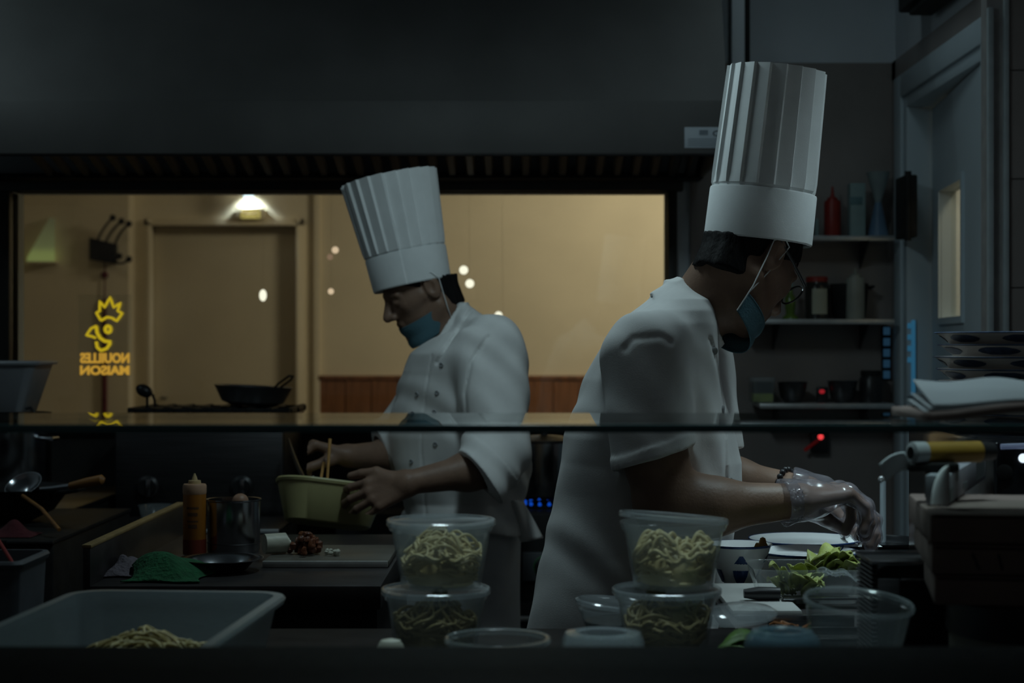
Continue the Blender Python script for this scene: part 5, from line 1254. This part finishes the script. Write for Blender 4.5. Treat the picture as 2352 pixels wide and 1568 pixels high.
make_hat(A_, P(948, 656, Y0), (-.213, .02, .977), (-.10, -1, .2), .1005, .1235, .287, .086, 22, .06)
make_mask(A_, hd, -.076, -.136, rx=.089, ry=.066, droop=.10, side=112, cz=(-.062, -.118))
# jacket
Lf = loft_px([(700, 1048, 1072, .05), (716, 1042, 1098, .10), (735, 1032, 1132, .15), (760, 1014, 1168, .185), (785, 985, 1186, .20), (812, 950, 1197, .205), (850, 927, 1206, .205), (900, 914, 1211, .20), (945, 904, 1214, .195),
              (1000, 897, 1217, .19), (1060, 903, 1219, .18), (1110, 915, 1214, .175), (1150, 930, 1202, .165), (1185, 930, 1200, .17), (1218, 922, 1206, .175)], Y0)
cyA = [Y0 + .02] * len(Lf[0])
s0, s1, s2 = P(1128, 806, 4.235), P(1148, 1030, 4.145), P(1098, 1092, 4.075)
g0, g1, g2 = P(1012, 862, 4.56), P(925, 1010, 4.54), P(880, 1035, 4.46)
collA = P(1024, 758, Y0); axA = Vector((-.85, 0, .525))
seamC = [(PX(1084, Y0), PZ(713, Y0)), (PX(1056, Y0), PZ(762, Y0)), (PX(1012, Y0), PZ(832, Y0))]
seamA = [(PX(1122, 4.25), PZ(775, 4.25)), (PX(1085, 4.25), PZ(830, 4.25)), (PX(1072, 4.25), PZ(900, 4.25)), (PX(1076, 4.25), PZ(960, 4.25))]
frontA = [(PX(1000, Y0), PZ(815, Y0)), (PX(985, Y0), PZ(900, Y0)), (PX(975, Y0), PZ(1010, Y0)), (PX(985, Y0), PZ(1180, Y0))]
def jacket_left(p):
    d = sd_loft(p, Lf[0], Lf[1], Lf[2], cyA, Lf[4], 2.2) * .9
    sl = smin(sd_cone(p, s0[:], s1[:], .092, .076), sd_cone(p, s1[:], s2[:], .078, .078), .03)
    cut = plane_cut(p, s2, (-.72, -.22, -.64))
    sl = np.maximum(sl, cut)
    cuff = np.maximum(np.maximum(sd_cone(p, s1[:], (s2 + (s2 - s1) * .5)[:], .080, .082), cut), -(cut + .052))
    sl = smin(sl, cuff, .003)
    sl = np.maximum(sl, -np.maximum(sd_cone(p, s1.lerp(s2, .3)[:], (s2 + (s2 - s1))[:], .050, .052), -(cut + .06)))
    fl = smin(sd_cone(p, g0[:], g1[:], .072, .074), sd_cone(p, g1[:], g2[:], .074, .070), .03)
    cut2 = plane_cut(p, g2, (-.85, -.3, -.35)); fl = np.maximum(fl, cut2)
    fl = np.maximum(fl, -np.maximum(sd_cone(p, g1.lerp(g2, .4)[:], (g2 + (g2 - g1))[:], .048, .050), -(cut2 + .05)))
    d = smin(d, fl, .03)
    p2 = p[:, [0, 2]]; near = p[:, 1] < Y0 - .02
    sm = np.exp(-(seglines(p2, seamA) / .0045) ** 2) * near
    d = smin(d, sl, .022)
    d = d + folds(p, .0070, .8, .3) + folds(p, .0032, 1.8, 2.3, (.7, .5, .7)) + .006 * sm
    fr_ = np.exp(-(seglines(p2, frontA) / .003) ** 2) * near; d = d + .003 * fr_ + .006 * np.exp(-(seglines(p2, seamC) / .0045) ** 2) * near
    hollow = sd_cone(p, (collA - axA * .02)[:], (collA + axA * .2)[:], .067, .078); d = smax(d, -hollow, .006)
    col = sd_ring(p, collA, axA, .0785, .0035, -.036, .004, -.04)
    return smin(d, col, .006)
V, Q = sdf_mesh(jacket_left, (PX(850, 4.45), 3.98, PZ(1222, Y0) - .01), (PX(1250, 4.45), 4.72, 1.46), .0042)
jk = np_obj('jacket', V, Q, CLOTH, A_)
bv = BVHTree.FromPolygons([tuple(v) for v in V], [tuple(int(i) for i in q) for q in Q])
buttons(A_, bv, [(1014, 838), (1004, 902), (998, 946), (958, 905), (948, 950), (1000, 1020), (945, 1060)], BUTT)
tl = MB().grid(lambda a, b: tuple(P(1160 + 40 * a + b * (38 + 8 * a), 1148 + 96 * b - 8 * a * b, 4.34 - .03 * math.sin(PI * a) + .02 * b + .008 * math.sin(9 * a + 4 * b))), 14, 16)
o = obj('jacket_tail', tl, CLOTH, A_, smooth=True); o.modifiers.new('s', 'SOLIDIFY').thickness = .003
# trousers
Lt = loft_px([(1180, 925, 1196, .15), (1260, 900, 1192, .155), (1380, 897, 1190, .15), (1480, 897, 1189, .15), (1560, 900, 1188, .15)], Y0)
zt0 = Lt[0][0]
def trousers_left(p):
    d = sd_loft(p, Lt[0], Lt[1], Lt[2], [Y0 + .03] * 5, Lt[4], 2.3) * .9
    for cx_, cy_ in ((PX(1112, Y0), Y0 - .06), (PX(975, Y0), Y0 + .11)):
        d = smin(d, np.maximum(sd_cone(p, (cx_, cy_, zt0 + .06), (cx_ + .01, cy_, .05), .094, .072), .05 - p[:, 2]), .03)
    return d + folds(p, .004, .7, 2.0)
V, Q = sdf_mesh(trousers_left, (PX(880, Y0) - .02, 4.15, .03), (PX(1210, Y0) + .02, 4.68, PZ(1170, Y0)), .007)
np_obj('trousers', V, Q, TROUSER, A_)
shoe(A_, PX(1105, Y0), Y0 - .06, 185); shoe(A_, PX(970, Y0), Y0 + .11, 175)
# basin and chopsticks
t = thing('basin', P(758, 1160, 4.14), 'yellow-green rounded plastic basin tilted in the bowed chef\'s hands', 'basin')
mb = open_bin(.262, .17, .21, .125, .102, .003, .004, .072, 10); mb.xf(Matrix.Translation((0, 0, -.049)))
mb.xf(Matrix.Translation(P(757, 1160, 4.165)) @ Matrix.Rotation(math.radians(5), 4, 'Y') @ Matrix.Rotation(math.radians(-13), 4, 'X') @ Matrix.Rotation(math.radians(14), 4, 'Z'))
obj('body', mb, YELLOWPL, t)
for q, (a, b) in enumerate((((758, 1008), (750, 1128)), ((744, 1062), (732, 1128)))):
    o = obj('chopstick', MB().tube([P(a[0], a[1], 4.20 + .03 * q), P(b[0], b[1], 4.15)], [.0042, .0028], 8), BAMBOO, None)
    tag(o, ('upright bamboo chopstick in the bowed chef\'s raised hand', 'second bamboo chopstick, tip in the yellow basin, nearer the fingertips')[q], 'chopstick', 'chopsticks in the hand')

# ------------------------------------------------------------------ taller chef at the right
Y1 = 3.15
B_ = thing('person', (PX(1480, Y1), Y1, 0), 'chef in white short-sleeved coat and tall pleated hat, blue mask under chin, clear gloves', 'person')
hd = Head(P(1722, 590, Y1), 38, 38)
neckb = P(1578, 748, Y1)
nE, nW = P(1535, 1158, 2.93), P(1832, 1150, 2.955)
fE, fW = P(1600, 1090, 3.33), P(1850, 1128, 3.20)
hnear = hand_prims(nW, (.80, .34, .12), (.25, .05, -1), (-.4, .9, .05), (.74, .70, .70, .72), .05, 1.12, (.75, .3, .75))
hfar = hand_prims(fW, (.90, -.12, -.18), (0, -.15, -1), (0, -1, .1), (.6, .62, .62, .62), .04, 1.05, (.7, .35, .6))
nF = nE.lerp(nW, .32) + Vector((0, 0, -.006))
HB, HA = P(1741, 555, Y1), (.115, 0, .993)
def body_right(p):
    d = under_hat(p, sd_head(hd.loc(p)), HB, HA)
    d = smin(d, sd_cone(p, hd.w(-.030, 0, -.045)[:], neckb[:], .060, .058), .03)
    d = smin(d, sd_cone(p, neckb[:], P(1510, 1000, Y1)[:], .05, .11), .03)
    arm = [(P(1480, 820, 2.99), P(1505, 1050, 2.93), .058, .052, .04), (P(1505, 1050, 2.93), nE, .054, .054, .02), (nE, nF, .054, .046, .03), (nF, nW, .044, .030, .04),
           (P(1560, 830, 3.34), fE, .058, .048, .05), (fE, fE.lerp(fW, .35), .046, .042, .02), (fE.lerp(fW, .35), fW, .040, .029, .03)]
    d = sd_prims(p, arm, d)
    return smin(smin(d, sd_prims(p, hnear), .016), sd_prims(p, hfar), .016)
V, Q = sdf_mesh(body_right, (.10, 2.82, .88), (.72, 3.48, 1.62), .0034)
np_obj('body', V, Q, SKIN, B_)
V, Q = sdf_mesh(hair_sdf(hd, P(1741, 555, Y1), (.115, 0, .993)), tuple(hd.c - Vector((.14, .14, .14))), tuple(hd.c + Vector((.14, .14, .14))), .0034)
np_obj('hair', V, Q, HAIR, B_)
make_hat(B_, P(1741, 555, Y1), (.115, 0, .993), (.90, -.55, 0), .0985, .0915, .318, .092, 20, .06)
make_mask(B_, hd, -.106, -.158, rx=.092, ry=.068, droop=.08, dx=.002, side=100, cz=(-.100, -.140))
gl = obj('glasses', MB().tube([hd.w(.110, -.012, .004), hd.w(.114, 0, .008), hd.w(.110, .012, .004)], .002, 8), BLACKPL, B_)
for s in (-1, 1): obj('temple', MB().tube([hd.w(-.02, s * .083, .016), hd.w(.03, s * .080, .010), hd.w(.093, s * .070, .002)], .0028, 8), BLACKPL, gl)
for s in (-1, 1):
    ring = [hd.w(.106 - .010 * abs(math.cos(a) * .5 + s * .5) * 1, s * .038 + .027 * math.cos(a), -.010 + .020 * math.sin(a)) for a in [2*PI*k/24 for k in range(25)]]
    obj('lens_rim', MB().tube(ring, .0018, 8), BLACKPL, gl)
# coat
Lc = loft_px([(650, 1538, 1562, .045), (668, 1520, 1590, .08), (690, 1492, 1622, .13), (715, 1458, 1636, .16), (745, 1424, 1645, .18), (800, 1381, 1653, .195), (870, 1345, 1662, .20), (940, 1319, 1674, .20), (1000, 1302, 1690, .195),
              (1060, 1296, 1702, .185), (1130, 1284, 1700, .18), (1200, 1270, 1690, .18), (1260, 1257, 1676, .18), (1330, 1244, 1662, .185), (1400, 1230, 1648, .185), (1480, 1214, 1636, .185), (1600, 1200, 1625, .185)], Y1)
cyB = [Y1 + .02] * len(Lc[0])
b0, b1 = P(1478, 822, 2.985), P(1500, 1052, 2.925)
e0, e1 = P(1590, 830, 3.34), P(1625, 1040, 3.34)
collB = P(1578, 735, Y1); axB = Vector((.83, 0, .56))
hemn = (.30, -.05, -.95)
seamB = [(PX(1432, 2.98), PZ(800, 2.98)), (PX(1450, 2.98), PZ(778, 2.98)), (PX(1510, 2.98), PZ(772, 2.98)), (PX(1532, 2.98), PZ(786, 2.98))]
frontB = [(PX(1612, Y1), PZ(778, Y1)), (PX(1636, Y1), PZ(850, Y1)), (PX(1652, Y1), PZ(930, Y1)), (PX(1650, Y1), PZ(1010, Y1)), (PX(1652, Y1), PZ(1130, Y1))]
def coat_right(p):
    d = sd_loft(p, Lc[0], Lc[1], Lc[2], cyB, Lc[4], 2.25) * .9
    sl = sd_cone(p, b0[:], (b1 + (b1 - b0) * .1)[:], .082, .070); cut = plane_cut(p, b1, hemn)
    sl = np.maximum(sl, cut)
    hb = np.maximum(np.maximum(sd_cone(p, b0[:], (b1 + (b1 - b0) * .1)[:], .083, .0735), cut), -(cut + .022)); sl = smin(sl, hb, .003)
    fs = np.maximum(sd_cone(p, e0[:], e1[:], .080, .070), plane_cut(p, e1, (.2, 0, -.95)))
    d = smin(d, fs, .03); d = smin(d, sl, .035)
    d = np.maximum(d, -np.maximum(sd_cone(p, b0.lerp(b1, .7)[:], (b1 + (b1 - b0) * .6)[:], .054, .056), np.maximum(-(cut + .05), p[:, 1] - 3.0)))
    p2 = p[:, [0, 2]]; near = p[:, 1] < Y1 - .05
    d = d + folds(p, .0058, .72, 1.1, (1, .5, .08)) + folds(p, .0022, 1.8, 2.0, (.8, .4, .5)) + .0035 * np.exp(-(seglines(p2, seamB) / .006) ** 2) * near + .004 * np.exp(-(seglines(p2, frontB) / .0035) ** 2) * (p[:, 1] < Y1 + .05)
    hollow = sd_cone(p, (collB - axB * .01)[:], (collB + axB * .25)[:], .066, .074); d = smax(d, -hollow, .006)
    col = sd_ring(p, collB, axB, .0755, .0032, -.030, .032, -.06)
    return smin(d, col, .006)
V, Q = sdf_mesh(coat_right, (-.03, 2.80, PZ(1600, Y1)), (.46, 3.48, 1.46), .0042)
jk = np_obj('coat', V, Q, CLOTH, B_)
bv = BVHTree.FromPolygons([tuple(v) for v in V], [tuple(int(i) for i in q) for q in Q])
buttons(B_, bv, [(1640, 806), (1660, 940), (1676, 1105)], BUTT, .0075)
def trousers_right(p):
    d = None
    for cx_, cy_ in ((PX(1400, Y1), Y1 - .09), (PX(1440, Y1), Y1 + .12)):
        q = np.maximum(sd_cone(p, (cx_, cy_, .72), (cx_ + .01, cy_, .05), .092, .070), .05 - p[:, 2]); d = q if d is None else smin(d, q, .03)
    return d + folds(p, .004, .7, 1.0)
V, Q = sdf_mesh(trousers_right, (.0, 2.9, .03), (.36, 3.42, .80), .008)
np_obj('trousers', V, Q, mat('dark_trouser', (.04, .04, .045), .9), B_)
shoe(B_, PX(1400, Y1), Y1 - .09, 0); shoe(B_, PX(1440, Y1), Y1 + .12, 10)
# gloves and bracelet
def glove(prims, w, d, name):
    d = Vector(d).normalized()
    def f(p):
        q = sd_prims(p, [(a, b, ra + .0032, rb + .0032, k + .003) for a, b, ra, rb, k in prims])
        cu = sd_cone(p, (w + d * .03)[:], (w - d * .035)[:], .035, .042)
        q = smin(q, cu, .01) + .0013 * np.sin(110 * p[:, 0] + 60 * p[:, 2] + 4 * np.sin(70 * p[:, 1])) + .001 * np.sin(150 * p[:, 2] + 50 * p[:, 1])
        q = np.maximum(q, -((p - np.array((w - d * .030)[:], np.float32)) @ np.array(d[:], np.float32)))
        return np.maximum(q, -np.maximum(sd_cone(p, (w + d * .01)[:], (w - d * .08)[:], .032, .042), ((p - np.array(w[:], np.float32)) @ np.array(d[:], np.float32))))
    V, Q = sdf_mesh(f, tuple(w + Vector((-.07, -.10, -.18))), tuple(w + Vector((.24, .16, .09))), .0032)
    return np_obj(name, V, Q, GLOVEM, B_)
glove(hnear, nW, (.90, .25, .08), 'glove'); glove(hfar, fW, (.90, -.12, -.18), 'glove')
bc_ = fE.lerp(fW, .82); ba = (fW - fE).normalized(); bx = ba.orthogonal().normalized(); by = ba.cross(bx)
mb = MB()
for k in range(18): mb.sphere(bc_ + (bx * math.cos(2*PI*k/18) + by * math.sin(2*PI*k/18)) * .036, .0062, 10, 7)
obj('bracelet', mb, BLACKPL, B_)
